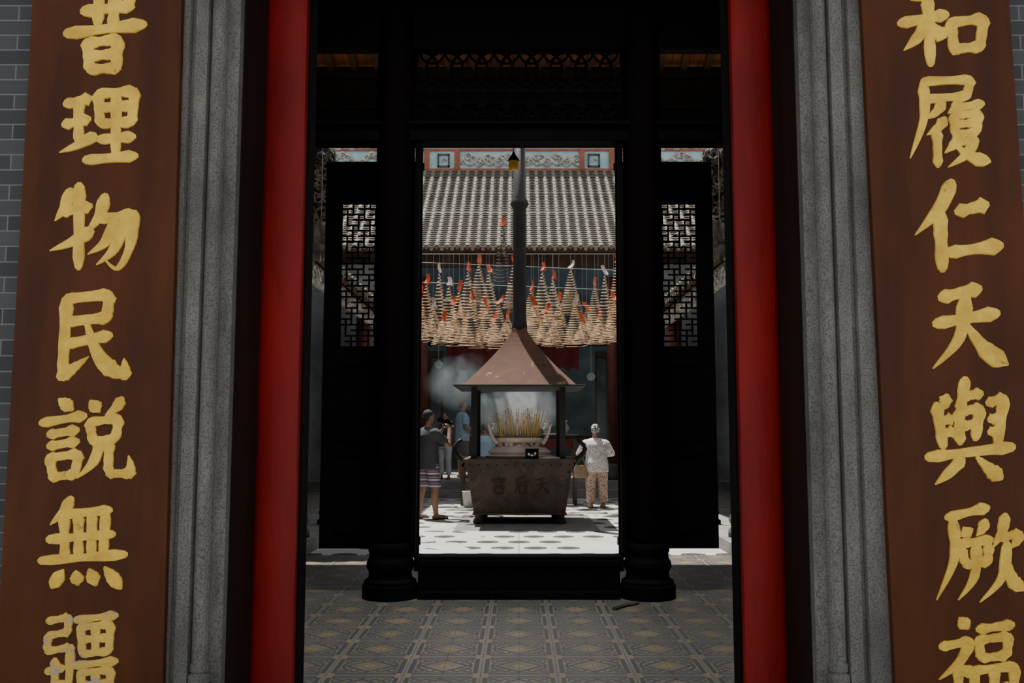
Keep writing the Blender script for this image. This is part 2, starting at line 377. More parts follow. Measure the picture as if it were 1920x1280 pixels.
C['wu']=[('p',(24,8),(16,28),(6,42)),('h',(14,32),(46,25)),('s',(34,2),(33,95)),('t',(46,54),(25,66),(0,76)),('p',(64,14),(56,38),(42,56)),
 ('h',(58,40),(97,34)),('t',(97,34),(92,72),(78,96),(62,84)),('p',(76,42),(64,66),(44,80)),('p',(88,40),(74,74),(54,92))]
C['min']=[('h',(20,9),(78,4)),('s',(78,4),(74,32)),('h',(20,35),(76,30)),('s',(20,9),(14,94)),('t',(12,96),(30,86),(50,74)),('h',(20,60),(78,50)),('n',(46,32),(58,64),(74,84),(100,97)),('t',(98,95),(99,86),(98,76))]
C['shuo']=[('d',(20,0),(34,12)),('h',(0,29),(48,20)),('h',(9,43),(40,37)),('h',(9,57),(40,51)),('s',(9,70),(14,98)),('h',(9,71),(42,66)),('s',(42,66),(37,93)),('h',(13,94),(38,91)),
 ('d',(55,2),(64,14)),('p',(90,0),(84,10),(72,20)),('s',(54,28),(58,52)),('h',(54,28),(87,23)),('s',(87,23),(83,49)),('h',(57,51),(83,48)),('p',(66,52),(58,76),(40,96)),('s',(76,52),(75,88)),('h',(75,90),(100,90)),('t',(99,92),(100,80),(98,68))]
C['wu2']=[('p',(36,0),(27,14),(12,28)),('h',(27,17),(82,12)),('h',(10,44),(86,38)),('h',(0,67),(100,60)),('s',(28,18),(29,64)),('s',(45,17),(45,63)),('s',(61,16),(60,62)),('s',(77,15),(74,61)),
 ('d',(27,77),(14,95)),('d',(42,78),(44,92)),('d',(58,76),(65,92)),('d',(76,74),(94,96))]
C['jiang']=[('h',(8,6),(36,2)),('s',(36,2),(34,18)),('h',(8,21),(36,17)),('s',(8,21),(6,36)),('h',(6,37),(38,33)),('t',(38,33),(36,66),(30,92),(16,84)),('h',(6,58),(28,54)),('s',(17,46),(17,74)),('t',(30,70),(16,76),(2,82)),
 ('h',(44,5),(100,0)),('s',(52,11),(54,40)),('h',(52,12),(93,9)),('s',(93,9),(90,38)),('h',(54,25),(90,23)),('h',(54,40),(90,37)),('s',(72,10),(72,38)),('h',(42,52),(100,47)),
 ('s',(52,58),(54,86)),('h',(52,59),(93,56)),('s',(93,56),(90,85)),('h',(54,72),(90,70)),('h',(54,86),(90,84)),('s',(72,58),(72,85)),('h',(42,99),(100,95))]
C['he']=[('p',(44,4),(28,14),(12,19)),('h',(0,48),(54,37)),('s',(32,14),(36,99)),('p',(30,50),(20,66),(4,82)),('n',(36,48),(44,58),(54,66)),('s',(60,46),(64,84)),('h',(60,47),(99,42)),('s',(99,42),(94,80)),('h',(64,80),(95,77))]
C['lv']=[('h',(16,4),(74,2)),('s',(74,2),(69,20)),('h',(18,24),(71,20)),('p',(16,5),(17,45),(0,90)),('p',(40,28),(32,38),(20,46)),('p',(42,46),(34,56),(20,64)),('s',(33,60),(34,98)),('p',(60,26),(54,34),(46,40)),
 ('h',(54,34),(88,29)),('s',(53,42),(55,63)),('h',(53,42),(84,40)),('s',(84,40),(81,61)),('h',(55,52),(81,50)),('h',(55,63),(81,61)),('p',(60,66),(52,76),(42,84)),('h',(58,72),(80,69)),('p',(80,69),(68,86),(46,100)),('n',(56,76),(74,88),(98,94))]
C['ren']=[('p',(44,0),(30,30),(2,60)),('s',(31,36),(34,99)),('h',(52,33),(84,25)),('h',(42,80),(100,72))]
C['tian']=[('h',(14,18),(60,8)),('h',(6,48),(84,36)),('p',(44,16),(36,64),(2,99)),('n',(44,48),(70,78),(98,95))]
C['yu']=[('p',(22,16),(18,24),(8,28)),('s',(10,24),(18,64)),('h',(14,40),(28,37)),('h',(16,52),(30,49)),('s',(44,0),(38,30)),('h',(42,16),(62,13)),('h',(40,30),(62,27)),('s',(62,27),(56,56)),('h',(42,44),(58,42)),('s',(36,30),(38,60)),
 ('h',(72,22),(90,17)),('s',(90,17),(82,62)),('h',(74,38),(86,35)),('h',(74,50),(84,48)),('h',(0,74),(100,64)),('p',(40,76),(26,88),(8,100)),('n',(58,74),(74,86),(88,95))]
C['jue']=[('h',(14,16),(58,6)),('p',(20,16),(22,56),(2,98)),('d',(32,26),(38,34)),('p',(56,20),(52,28),(46,34)),('h',(28,42),(62,38)),('s',(30,48),(34,62)),('h',(34,63),(58,60)),('s',(60,44),(58,62)),('p',(46,40),(44,74),(26,98)),
 ('p',(78,14),(74,30),(64,46)),('h',(72,36),(94,32)),('p',(94,32),(90,40),(84,46)),('p',(80,42),(74,76),(50,100)),('n',(78,52),(86,78),(100,88))]
C['fu']=[('d',(28,0),(38,10)),('h',(6,30),(42,24)),('p',(42,24),(28,46),(2,64)),('s',(26,46),(28,99)),('d',(34,50),(44,60)),('h',(52,12),(94,7)),('s',(52,22),(55,42)),('h',(52,23),(90,19)),('s',(90,19),(87,40)),('h',(55,42),(87,39)),
 ('s',(46,54),(50,98)),('h',(46,55),(98,50)),('s',(98,50),(94,95)),('s',(72,53),(72,94)),('h',(50,75),(94,72)),('h',(50,97),(94,93))]
C['gong']=[('d',(46,0),(52,10)),('s',(8,16),(8,32)),('h',(8,18),(92,15)),('s',(92,15),(86,30)),('s',(30,32),(31,52)),('h',(30,32),(70,30)),('s',(70,30),(68,52)),('h',(31,52),(68,51)),('s',(50,52),(46,64)),('s',(22,64),(24,98)),('h',(22,64),(80,62)),('s',(80,62),(77,98)),('h',(24,97),(77,95))]
C['hou']=[('p',(78,0),(52,8),(20,14)),('p',(22,14),(22,60),(4,98)),('h',(22,36),(98,32)),('s',(38,54),(40,96)),('h',(38,54),(86,52)),('s',(86,52),(82,95)),('h',(40,94),(82,92))]
YB=3.54
def bmap(x,y,h):
    p=px(x,y,YB); return (p.x,YB-h+.001,p.z)
def board(corners,chars,label):
    (lt,rt),(lb,rb_)=corners
    yt,yb=-230,1440
    sl=lambda a,b,y:a+(b-a)*y/1280
    q=[px(sl(lt,lb,yb),yb,YB),px(sl(rt,rb_,yb),yb,YB),px(sl(rt,rb_,yt),yt,YB),px(sl(lt,lb,yt),yt,YB)]
    mb=MB(); d=Vector((0,.034,0))
    mb.add([*q,*[p+d for p in q]],[(0,1,2,3),(7,6,5,4),(1,0,4,5),(2,1,5,6),(3,2,6,7),(0,3,7,4)])
    o=make(mb,'couplet_board',m_brownboard,label=label,cat='sign board',fixn=True,group='couplet boards beside the doorway',bevel=.004)
    for key,(x0,y0,x1,y1),w,m in chars:
        cm=MB()
        for st in C[key]:
            P=[(x0+(x1-x0)*a/100,y0+(y1-y0)*b/100) for a,b in st[1:]]
            stroke(cm,P,st[0],w*1.08,bmap,.007)
        make(cm,'gilded_character',m,parent=o,smooth=False)
    return o
board(((60,341),(-10,305)),[('pu',(125,-62,270,137),21,m_gold),('li',(112,165,262,303),19,m_gold),('wu',(94,345,256,510),20,m_gold),('min',(98,545,236,712),21,m_gold),
 ('shuo',(78,748,245,903),18,m_gold),('wu2',(76,935,235,1108),18,m_gold),('jiang',(80,1153,218,1335),15,m_gold2)],'brown lacquered couplet board with worn gold brush characters')
board(((1615,1893),(1679,1979)),[('he',(1688,-28,1846,122),20,m_gold),('lv',(1706,146,1860,314),17,m_gold),('ren',(1712,343,1874,506),24,m_gold),('tian',(1746,528,1892,692),24,m_gold),
 ('yu',(1740,712,1898,908),20,m_gold),('jue',(1752,940,1922,1128),18,m_gold),('fu',(1757,1158,1906,1338),18,m_gold)],'brown lacquered couplet board with bright gold brush characters')
# ------------------------------------------------------------ inner screen
SY=7.25
scr=empty('door_screen',(0,SY,0),'near-black carved timber door frame with coin-pattern transom','door frame')
ft=MB().box(-.765,.765,7.16,7.34,0,Zy(1043,7.16)); ft.box(-.765,.765,7.13,7.16,0,.06); ft.box(-.765,.765,7.145,7.16,.24,.29)
make(ft,'threshold',m_black,parent=scr,bevel=.006)
zb0=Zy(278,7.36); zb1=Zy(228,7.16); zt=Zy(88,7.16)
make(MB().box(-3.3,3.3,7.16,7.36,zb0,zb1).box(-3.3,3.3,7.14,7.38,zb1-.03,zb1),'trim_10',m_black,kind=S,bevel=.006,label='black lintel beam')
make(MB().box(-3.3,3.3,7.18,7.30,zt,6.6),'wall_screen_upper',m_black,kind=S)
jm=MB()
for sx in(-1,1):
    jm.box(sx*.787,sx*.82,7.17,7.36,Zy(1043,7.16)-.01,zb0)
    jm.box(sx*.775,sx*.787,7.30,7.34,Zy(1043,7.16)-.01,zb0)
    jm.box(sx*.755,sx*.80,7.20,7.34,.2,Zy(1043,7.16))
jm.box(-.79,.79,7.30,7.34,zb0-.004,zb0)
make(jm,'door_jamb',m_black,parent=scr)
lt=MB()
def ring(mb,cx,cz,r,y,w=.016,n=28,a0=0,a1=2*math.pi):
    pts=[]
    for i in range(n+1):
        a=a0+(a1-a0)*i/n; pts.append((max(-.825,min(.825,cx+r*math.cos(a))),y,cz+r*math.sin(a)))
    mb.tube(pts,w,5)
w=.82
z_a=zt-.155
for i in range(-4,5):
    cx=i*.2
    ring(lt,cx,z_a,.15,7.24,.013)
    lt.box(max(-.82,cx-.02),min(.82,cx+.02),7.232,7.25,z_a-.02,z_a+.02)
for i in range(-4,4):
    cx=i*.2+.1
    ring(lt,cx,z_a+.15,.10,7.24,.010,14,math.pi,2*math.pi)
    ring(lt,cx,z_a-.15,.10,7.24,.010,14,0,math.pi)
z_b=zb1+.012
for i in range(-4,5):
    cx=i*.2
    ring(lt,cx,z_b,.15,7.24,.012,18,0,math.pi)
for i in range(-4,4):
    ring(lt,i*.2+.1,z_b+.15,.10,7.24,.010,18,math.pi,2*math.pi)
for z in(z_a-.165,z_b+.165,z_b,zt-.006): lt.box(-w,w,7.22,7.27,z-.010,z+.010)
for q in range(-7,8):
    ring(lt,q*.11,(z_a-.165+z_b+.165)/2,.036,7.245,.008,12)
make(lt,'transom_lattice',m_black,parent=scr,label='lattice of overlapping coin rings')
def fret(mb,x0,x1,z0,z1,y,t=.0125):
    nx=12; nz=26; dx=(x1-x0)/nx; dz=(z1-z0)/nz
    def H(i,j,n): n=min(n,nx-i); mb.box(x0+i*dx-t/2,x0+(i+n)*dx+t/2,y,y+.02,z0+j*dz-t/2,z0+j*dz+t/2)
    def V(i,j,n): n=min(n,nz-j); mb.box(x0+i*dx-t/2,x0+i*dx+t/2,y,y+.02,z0+j*dz-t/2,z0+(j+n)*dz+t/2)
    H(0,0,nx);H(0,nz,nx);V(0,0,nz);V(nx,0,nz)
    for j in range(0,nz):
        for i in range(0,nx):
            kk=(i+2*j)%5
            if kk==0: H(i,j,2); V(i,j,3)
            elif kk==2 and (i+j)%2==0: V(i,j,2)
            elif kk==3: H(i,j,2)
for sx in(-1,1):
    yl=7.47; zb=Zy(1028,yl); ztp=Zy(303,yl)
    xi,xo=.80,1.585; px0,px1=.90,1.455; pz0,pz1=Zy(650,yl),Zy(380,yl)
    lm=MB()
    lm.box(sx*xi,sx*px0,yl,yl+.05,zb,ztp); lm.box(sx*px1,sx*xo,yl,yl+.05,zb,ztp)
    lm.box(sx*px0,sx*px1,yl,yl+.05,zb,pz0); lm.box(sx*px0,sx*px1,yl,yl+.05,pz1,ztp)
    for (za,zc) in((zb+.12,zb+.75),(zb+.85,pz0-.12)):
        lm.box(sx*(px0-.01),sx*(px1+.01),yl-.012,yl,za,za+.02); lm.box(sx*(px0-.01),sx*(px1+.01),yl-.012,yl,zc-.02,zc)
        lm.box(sx*(px1-.01),sx*(px1+.01),yl-.012,yl,za,zc)
    leaf=make(lm,'door_1' if sx<0 else 'door_2',m_black,kind=S,label='open black door leaf with fretwork window')
    fm=MB(); fret(fm,min(sx*px0,sx*px1),max(sx*px0,sx*px1),pz0,pz1,yl+.015)
    make(fm,'fretwork_panel',m_black,parent=leaf)
    for zz in(.40,3.42):
        make(MB().cone((sx*.79,7.44,zz-.03),(sx*.79,7.44,zz+.03),.015,.015,10),'hinge_pin',m_irond,parent=leaf)
    c=empty('round_column',(sx*.985,SY,0),'dark red-black round timber column on a moulded stone base','column','columns of the door screen')
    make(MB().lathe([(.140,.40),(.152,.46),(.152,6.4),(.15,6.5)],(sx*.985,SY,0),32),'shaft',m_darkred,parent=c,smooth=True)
    prof=[(.213,0),(.213,.10),(.20,.105),(.20,.13),(.168,.15),(.162,.19),(.172,.21),(.184,.24),(.178,.275),(.163,.30),(.160,.33),(.168,.35),(.170,.375),(.162,.40),(.152,.415)]
    make(MB().lathe(prof,(sx*.985,SY,0),32),'stone_base',m_black,parent=c,smooth=False)
lp=px(963,306,9.4); hl=empty('hanging_lamp',lp,'small yellow glass lamp under a black cap hanging from the roof','lamp')
make(MB().lathe([(.02,-.075),(.045,-.07),(.055,-.03),(.055,.02),(.05,.03)],lp,20),'lamp_glass',m_bulb,parent=hl,smooth=True)
make(MB().lathe([(.058,.02),(.06,.03),(.045,.06),(.02,.09),(.01,.12)],lp,20),'lamp_cap',m_black,parent=hl,smooth=True)
make(MB().cone(lp+Vector((0,0,.1)),lp+Vector((0,0,5.80-lp.z)),.005,.005,6),'cord',m_black,parent=hl)
# ------------------------------------------------------------ tiled roofs
def tiled_roof(E,al,up,ncol,nseg,sp=.225,rad=.050):
    E=Vector(E);al=Vector(al).normalized();L=Vector(up);sl=L.length;u=L.normalized();nrm=u.cross(al).normalized()
    if nrm.z<0:nrm=-nrm
    mb=MB();d=sl/nseg
    for i in range(ncol):
        b=E+al*(i*sp)
        for j in range(nseg):
            vs=[]; jx=random.uniform(-.005,.005)
            for (t,r,h) in((j*d,rad,.004),(j*d+d*1.05,rad*.86,-.004)):
                for q in range(7):
                    a=math.pi*q/6; vs.append(b+u*t+al*(math.cos(a)*r+jx)+nrm*(math.sin(a)*r*.7+h-.02))
            mb.cur=0; mb.add(vs,[(q,q+1,7+q+1,7+q) for q in range(6)]+[tuple(range(7))])
        vs=[b-u*.02+al*math.cos(2*math.pi*q/12)*rad*1.1+nrm*(math.sin(2*math.pi*q/12)*rad*1.1) for q in range(12)]
        vs+=[p+u*.03 for p in vs]; mb.add(vs,[tuple(range(12)),tuple(reversed(range(12,24)))]+[(q,(q+1)%12,12+(q+1)%12,12+q) for q in range(12)])
        mb.cur=1
        np=nseg*2; dp=sl/np
        for j in range(np):
            vs=[]
            for (t,h) in((j*dp,.008),(j*dp+dp,-.008)):
                for q,(o,hh) in enumerate(((.0,.0),(.3,-.014),(.5,-.018),(.7,-.014),(1.,.0))):
                    vs.append(b+al*sp*o+u*t+nrm*(h+hh))
            mb.add(vs,[(q,q+1,5+q+1,5+q) for q in range(4)]+[(0,1,2,3,4)])
        c=b+al*sp*.5; mb.cur=0
        mb.add([c-al*.06-nrm*.01,c+al*.06-nrm*.01,c+al*.03+Vector((0,0,-.08)),c+Vector((0,0,-.10)),c-al*.03+Vector((0,0,-.08))],[(0,1,2,3,4)])
    mb.cur=2
    a0=E-al*sp; a1=E+al*(ncol*sp); mb.hexa([a0-nrm*.12,a1-nrm*.12,a1+L-nrm*.12,a0+L-nrm*.12],[a0-nrm*.06,a1-nrm*.06,a1+L-nrm*.06,a0+L-nrm*.06])
    return mb
EZ=Zy(462,20.0); RZ=Zy(318,24.0)
make(tiled_roof((-5.85,20.0,EZ),(1,0,0),(0,4.0,RZ-EZ),53,22),'roof_rear_hall',[m_tube,m_pan,m_rafter],kind=S,label='grey-brown tiled roof of the rear hall')
rg=empty('roof_ridge',(0,24.1,RZ),'decorated roof ridge with pale blue panels and carved scroll reliefs','roof ridge')
rm=MB().box(-6,6,24.0,24.3,RZ-.15,RZ+1.3)
rm.cur=1
def spiral(mb,c,r,turns,sg,y,w):
    pts=[]
    for i in range(int(18*turns)+1):
        t=i/18/turns; a=sg*2*math.pi*turns*t+random.random()*.01
        pts.append((c[0]+r*(1-t*.85)*math.cos(a),y,c[1]+r*(1-t*.85)*math.sin(a)))
    mb.tube(pts,w,6,lambda t:1-.5*t)
for bx in(905,1035):
    X0=Xp(bx,24)
    for kx in range(-5,6):
        spiral(rm,(X0+kx*.13,RZ+.26+.08*math.sin(kx*1.7)),.09+.03*random.random(),1.3,random.choice((-1,1)),23.97,.03)
    pts=[(X0-.75+1.5*i/30,23.97,RZ+.22+.10*math.sin(i*.6)) for i in range(31)]; rm.tube(pts,.04,6)
for bx in(829,1116):
    X0=Xp(bx,24); spiral(rm,(X0,RZ+.23),.07,1,1,23.98,.02)
    rm.cur=2; rm.box(X0-.16,X0+.16,23.95,24,RZ+.06,RZ+.1).box(X0-.16,X0+.16,23.95,24,RZ+.38,RZ+.42).box(X0-.16,X0-.12,23.95,24,RZ+.06,RZ+.4).box(X0+.12,X0+.16,23.95,24,RZ+.06,RZ+.4); rm.cur=1
for kx in range(-44,45):
    X0=kx*.13
    if abs(X0)>2.6:
        spiral(rm,(X0,RZ+.25+.12*math.sin(kx)),.11,1.3,1,23.97,.035); spiral(rm,(X0,RZ+.75+.12*math.sin(kx*1.9)),.12,1.3,-1,23.97,.035)
make(rm,'ridge_wall',[m_ridgeblue,m_relief,m_granite_d],parent=rg)
mr=MB().box(-6,6,23.95,24.0,RZ-.15,RZ+.02).box(-6,6,23.96,24.0,RZ+.5,RZ+.56)
for xx in(855,1093,730,1215,797,1150): mr.box(Xp(xx,24)-.07,Xp(xx,24)+.07,23.93,24.0,RZ,RZ+.52)
make(mr,'ridge_moulding',m_ridgered,parent=rg)
for sx,sn in((-1,'left'),(1,'right')):
    mb=tiled_roof((sx*2.42,10.75,3.45),(0,1,0),(sx*2.5,0,1.5),40,12)
    make(mb,'roof_corridor_'+sn,[m_tube,m_pan,m_rafter],kind=S,label='tiled roof of the side corridor')
    make(MB().box(sx*2.42,sx*4.9,10.5,20.0,-.3,0),'floor_corridor_'+sn,m_curb,kind=S,label='raised stone walkway of the side corridor')
    make(MB().box(sx*4.7,sx*4.9,9.7,20.3,0,4.9),'wall_corridor_'+sn,m_wall_in,kind=S)
    make(MB().box(sx*2.45,sx*4.9,20.5,20.6,.2,5.0),'wall_rear_'+sn,m_wall_pale,kind=S)
    rd=MB(); rd.box(sx*4.85,sx*5.05,10.6,20,4.7,5.6)
    rd.cur=1; random.seed(9)
    for q in range(40):
        y=10.9+q*.22
        r=.13+.06*random.random(); pts=[]
        for i in range(20):
            a=2*math.pi*1.2*i/19; pts.append((sx*4.83,y+r*(1-i/24)*math.cos(a),5.2+.15*math.sin(q*1.3)+r*(1-i/24)*math.sin(a)))
        rd.tube(pts,.035,5)
    make(rd,'ridge_corridor_'+sn,[m_granite_d,m_relief],kind=S)
    fr=MB()
    fr.box(sx*2.55,sx*2.60,10.6,20.2,3.1,3.36)
    q=10.7
    while q<20.1:
        pts=[(sx*2.53,q+.1*math.cos(a*.5)*(1-a/18),3.22+.09*math.sin(a*.5)*(1-a/18)) for a in range(14)]
        fr.tube(pts,.018,5); q+=.2
    make(fr,'trim_6' if sx<0 else 'trim_7',m_carve,kind=S,label='grey carved eave frieze')
    gb=empty('gable_ornament',(sx*3.1,10.62,3.5),'weathered grey carved ornament at the corridor roof end','roof ornament','corridor gable ornaments')
    random.seed(3+sx)
    g=MB(); g.hexa([(sx*2.17,10.66,3.30),(sx*4.3,10.66,4.2),(sx*4.3,10.74,4.2),(sx*2.17,10.74,3.30)],[(sx*2.17,10.66,4.55),(sx*4.3,10.66,5.6),(sx*4.3,10.74,5.6),(sx*2.17,10.74,4.55)])
    g.cur=1
    for kk in range(130):
        t=random.random(); X=2.2+.7*t; Z=3.34+t*.45+random.random()*1.15
        r=.04+.06*random.random(); a0=random.random()*6; yy=10.60+random.random()*.06
        g.tube([(sx*X+r*(1-i/20)*math.cos(a0+i*.45),yy,Z+r*(1-i/20)*math.sin(a0+i*.45)) for i in range(16)],.015,5)
    make(g,'scroll_carving',[m_granite_d,m_carve],parent=gb)
    for (Y,r,X) in((11.35,.13,2.72),(16.2,.13,2.72),(19.6,.13,2.72)):
        c=empty('corridor_column',(sx*X,Y,0),'round red column on a stone base along the side corridor','column','corridor columns')
        make(MB().lathe([(r,.3),(r,3.40),(r*.95,3.42)],(sx*X,Y,0),20),'shaft',m_redcol,parent=c,smooth=True)
        make(MB().lathe([(r*1.5,0),(r*1.5,.08),(r*1.2,.12),(r*1.45,.2),(r*1.2,.28),(r,.3)],(sx*X,Y,0),20),'stone_base',m_granite_d,parent=c,smooth=True)
    c=empty('slender_post',(sx*2.69,12.95,0),'slender pale post with black base beside the corridor','post','slender posts')
    make(MB().lathe([(.03,.2),(.03,3.42)],(sx*2.69,12.95,0),14),'shaft',m_curb,parent=c,smooth=True)
    make(MB().lathe([(.09,0),(.09,.05),(.05,.08),(.07,.16),(.04,.22)],(sx*2.69,12.95,0),14),'post_base',m_black,parent=c,smooth=True)
    t=empty('tube_light',(sx*4.0,15.6,2.95),'white fluorescent tube fixture hanging in the side corridor','lamp','tube lights')
    make(MB().cone((sx*3.75,15.6,2.95),(sx*4.25,15.6,2.95),.018,.018,10),'tube',m_tubelight,parent=t)
    make(MB().box(sx*3.75,sx*4.25,15.57,15.63,2.97,3.0).box(sx*3.99,sx*4.01,15.59,15.61,3.0,4.30),'fixture',m_white,parent=t)
    random.seed(11)
    pb=MB(); cxp=px(600 if sx<0 else 1352,452,10.42)
    n=9
    vs=[];fs=[]
    for i in range(n):
        for j in range(n):
            u=i/(n-1);v=j/(n-1)
            X=cxp.x+(u-.5)*(.34*(.5+.5*math.sin(math.pi*min(1,v+.25))))+random.uniform(-.02,.02)
            vs.append((X,10.46+random.uniform(-.05,.05),cxp.z+.24-v*.46+random.uniform(-.02,.02)))
    for i in range(n-1):
        for j in range(n-1): fs.append((i*n+j,(i+1)*n+j,(i+1)*n+j+1,i*n+j+1))
    pb.add(vs,fs); pb.cone((cxp.x,10.46,cxp.z+.1),(cxp.x,10.46,5.40),.006,.006,6)
    make(pb,'plastic_sheet',m_plastic,smooth=True,label='crumpled translucent plastic sheet bundled at the eave',cat='plastic sheet',group='plastic sheets')
# ------------------------------------------------------------ rear hall
make(MB().box(-5.2,5.2,27,27.2,.2,7),'wall_rear',m_wall_rear,kind=S)
make(MB().box(-5.2,-4.9,20.6,27,.2,7),'wall_rear_side_left',m_wall_rear,kind=S)
make(MB().box(4.9,5.2,20.6,27,.2,7),'wall_rear_side_right',m_wall_rear,kind=S)
make(MB().box(-4.9,4.9,20.75,20.95,Zy(500,20.8),Zy(472,20.8)+.2),'trim_8',m_wood,kind=S,label='dark timber beam under the rear eave')
for X in(-2.2,2.13):
    c=empty('hall_column',(X,21.1,.2),'faded red round column of the rear hall','column','rear hall columns')
    make(MB().lathe([(.115,.35),(.115,4.6)],(X,21.1,.2),20),'shaft',m_redcol,parent=c,smooth=True)
    make(MB().lathe([(.19,0),(.19,.1),(.14,.16),(.17,.26),(.13,.34),(.115,.36)],(X,21.1,.2),20),'stone_base',m_granite_d,parent=c,smooth=True)
vb=MB(); n=60; vs=[]
for i in range(n+1):
    X=-1.75+3.2*i/n
    for z in(3.37,3.0,2.78+.05*math.cos(i*1.2)): vs.append((X,22.4+.03*math.sin(i*.9),z))
fs=[(i*3+j,(i+1)*3+j,(i+1)*3+j+1,i*3+j+1) for i in range(n) for j in range(2)]
vb.add(vs,fs); make(vb,'hanging_valance',m_redcloth,smooth=True,label='deep red pleated cloth valance hanging before the altar',cat='curtain')
make(MB().box(-4.9,4.9,22.45,22.55,3.36,3.6),'trim_9',m_darkred,kind=S)
for X in(-2.9,2.9):
    e=empty('hall_screen',(X,24.5,.2),'dark carved timber screen inside the rear hall','screen','rear hall screens')
    mb=MB().box(X-.9,X+.9,24.48,24.52,.2,3.4); mb.cur=1
    for q in range(5): mb.box(X-.85+q*.36,X-.60+q*.36,24.46,24.48,.4,3.2)
    make(mb,'screen_panel',[m_wood,m_wall_rear],parent=e)
at=empty('altar_table',(0,23.6,.2),'long dark carved altar table in the rear hall','table')
make(MB().box(-1.5,1.5,23.3,23.9,1.12,1.2),'table_top',m_wood,parent=at,bevel=.01)
make(MB().box(-1.45,1.45,23.36,23.4,.85,1.12),'apron',m_redcloth,parent=at)
for X in(-1.4,1.4):
    for Y in(23.38,23.82): make(MB().box(X-.05,X+.05,Y-.05,Y+.05,.2,1.12),'leg',m_wood,parent=at)
for X,s_ in((-1.1,1),(-.6,.8),(.1,1.2),(.7,.8),(1.15,1)):
    make(MB().lathe([(.06*s_,0),(.05*s_,.03),(.11*s_,.12*s_),(.12*s_,.2*s_),(.05*s_,.3*s_),(.08*s_,.36*s_)],(X,23.6,1.2),18),'altar_vase',m_sign,smooth=True,label='pale ceramic altar vase on the altar table',cat='vase',group='altar vases')
def table(name,x0,x1,y0,y1,z0,zt,mt,label):
    e=empty(name,((x0+x1)/2,(y0+y1)/2,z0),label,'table')
    make(MB().box(x0,x1,y0,y1,zt-.04,zt),'table_top',mt,parent=e,bevel=.006)
    make(MB().box(x0+.05,x1-.05,y0+.03,y0+.05,zt-.12,zt-.04).box(x0+.05,x1-.05,y1-.05,y1-.03,zt-.12,zt-.04),'apron',mt,parent=e)
    for X in(x0+.06,x1-.06):
        for Y in(y0+.06,y1-.06): make(MB().box(X-.03,X+.03,Y-.03,Y+.03,z0,zt-.04),'leg',mt,parent=e)
    return e
table('offering_table',Xp(864,18.2),Xp(1082,18.2),17.95,18.5,-.14,.72,m_wood,'plain wooden offering table standing behind the incense furnace')
table('prayer_table',.35,1.75,21.6,22.1,.2,1.2,m_wood,'narrow wooden table in the rear hall')
make(MB().box(.55,1.05,21.65,22.0,1.2,1.24),'offering_tray',m_white,label='shallow white tray on the rear hall table',cat='tray',bevel=.01)
bk=empty('white_bucket',(Xp(880,17.6),17.6,-.14),'small white plastic bucket beside the table leg','bucket')
make(MB().lathe([(.09,0),(.12,.28),(.13,.29),(.12,.30),(.1,.29)],bk.location,18),'pail',m_white,parent=bk,smooth=True)
for X,Z in((-1.95,2.9),(1.75,2.6)):
    make(MB().cone((X,22.46,Z),(X,22.49,Z),.10,.10,20).box(X-.005,X+.005,22.47,22.48,Z+.08,3.36),'round_sign',m_sign,label='small pale round notice hanging in the hall',cat='sign',group='hall notices')
# ------------------------------------------------------------ furnace
FX=.01
fu=empty('incense_furnace',(FX,14.95,-.135),'large rusty iron incense furnace with a pyramid hood and tall chimney','incense burner')
zt_=Zy(866,14.2); zb_=Zy(962,14.25)
def ring4(hw,y0,y1,z): return [(FX-hw,y0,z),(FX+hw,y0,z),(FX+hw,y1,z),(FX-hw,y1,z)]
fb=MB(); fb.hexa(ring4(.70,14.34,15.56,zb_),ring4(.82,14.22,15.68,zt_))
fb.cur=1; rv=fb
for i in range(12):
    t=i/11
    for z in(.06,.94):
        zz=zb_+(zt_-zb_)*z; yy=14.34-.12*z; hw=(.70+.12*z)-.05
        rv.sphere((FX-hw+2*hw*t,yy-.002,zz),.013,8,5)
for z in(.25,.45,.65,.8):
    for s_ in(-1,1): rv.sphere((FX+s_*(.65+.12*z),14.34-.12*z-.002,zb_+(zt_-zb_)*z),.013,8,5)
make(fb,'trough_body',[m_iron,m_irond],parent=fu)
make(MB().box(FX-.86,FX+.86,14.17,15.73,zt_,zt_+.05).box(FX-.72,FX+.72,14.3,15.6,zb_-.03,zb_),'rim_plate',m_iron,parent=fu,bevel=.01)
for key,cxx in(('gong',935),('hou',977),('tian',1018)):
    cm=MB()
    def fmap(x,y,h):
        z=Zy(y,14.27); t=(z-zb_)/(zt_-zb_); Y=14.34-.12*t
        return (Xp(x,Y,y),Y-h+.001,z)
    for st in C[key]:
        P=[(cxx-14+28*a/100,893+33*b/100) for a,b in st[1:]]
        stroke(cm,P,st[0],4.0,fmap,.010)
    make(cm,'cast_character',m_ironchar,parent=fu)
for X in(-.62,.62):
    for Y in(14.44,15.46):
        lg=MB(); x=FX+X
        lg.loft([(x,Y,-.135,.09,.08),(x,Y,-.10,.10,.09),(x,Y,-.04,.065,.06),(x,Y,.0,.08,.075),(x,Y,zb_-.02,.10,.09)],14)
        make(lg,'leg',m_iron,parent=fu,smooth=True)
hz=Zy(722,14.0); az=Zy(618,15.0)
for X in(-.70,.66):
    for Y in(14.32,15.6):
        make(MB().box(FX+X-.045,FX+X+.045,Y-.04,Y+.04,zt_+.05,hz),'hood_post',m_irond,parent=fu)
hd=MB(); secs=[]
for q in range(13):
    t=q/12
    hw=.105+(.86-.105)*((1-t)**1.28)
    secs.append((hw,hz+.02+(az-hz)*t))
vs=[];fs=[]
for hw,z in secs: vs+= [(FX-hw,14.98-hw,z),(FX+hw,14.98-hw,z),(FX+hw,14.98+hw,z),(FX-hw,14.98+hw,z)]
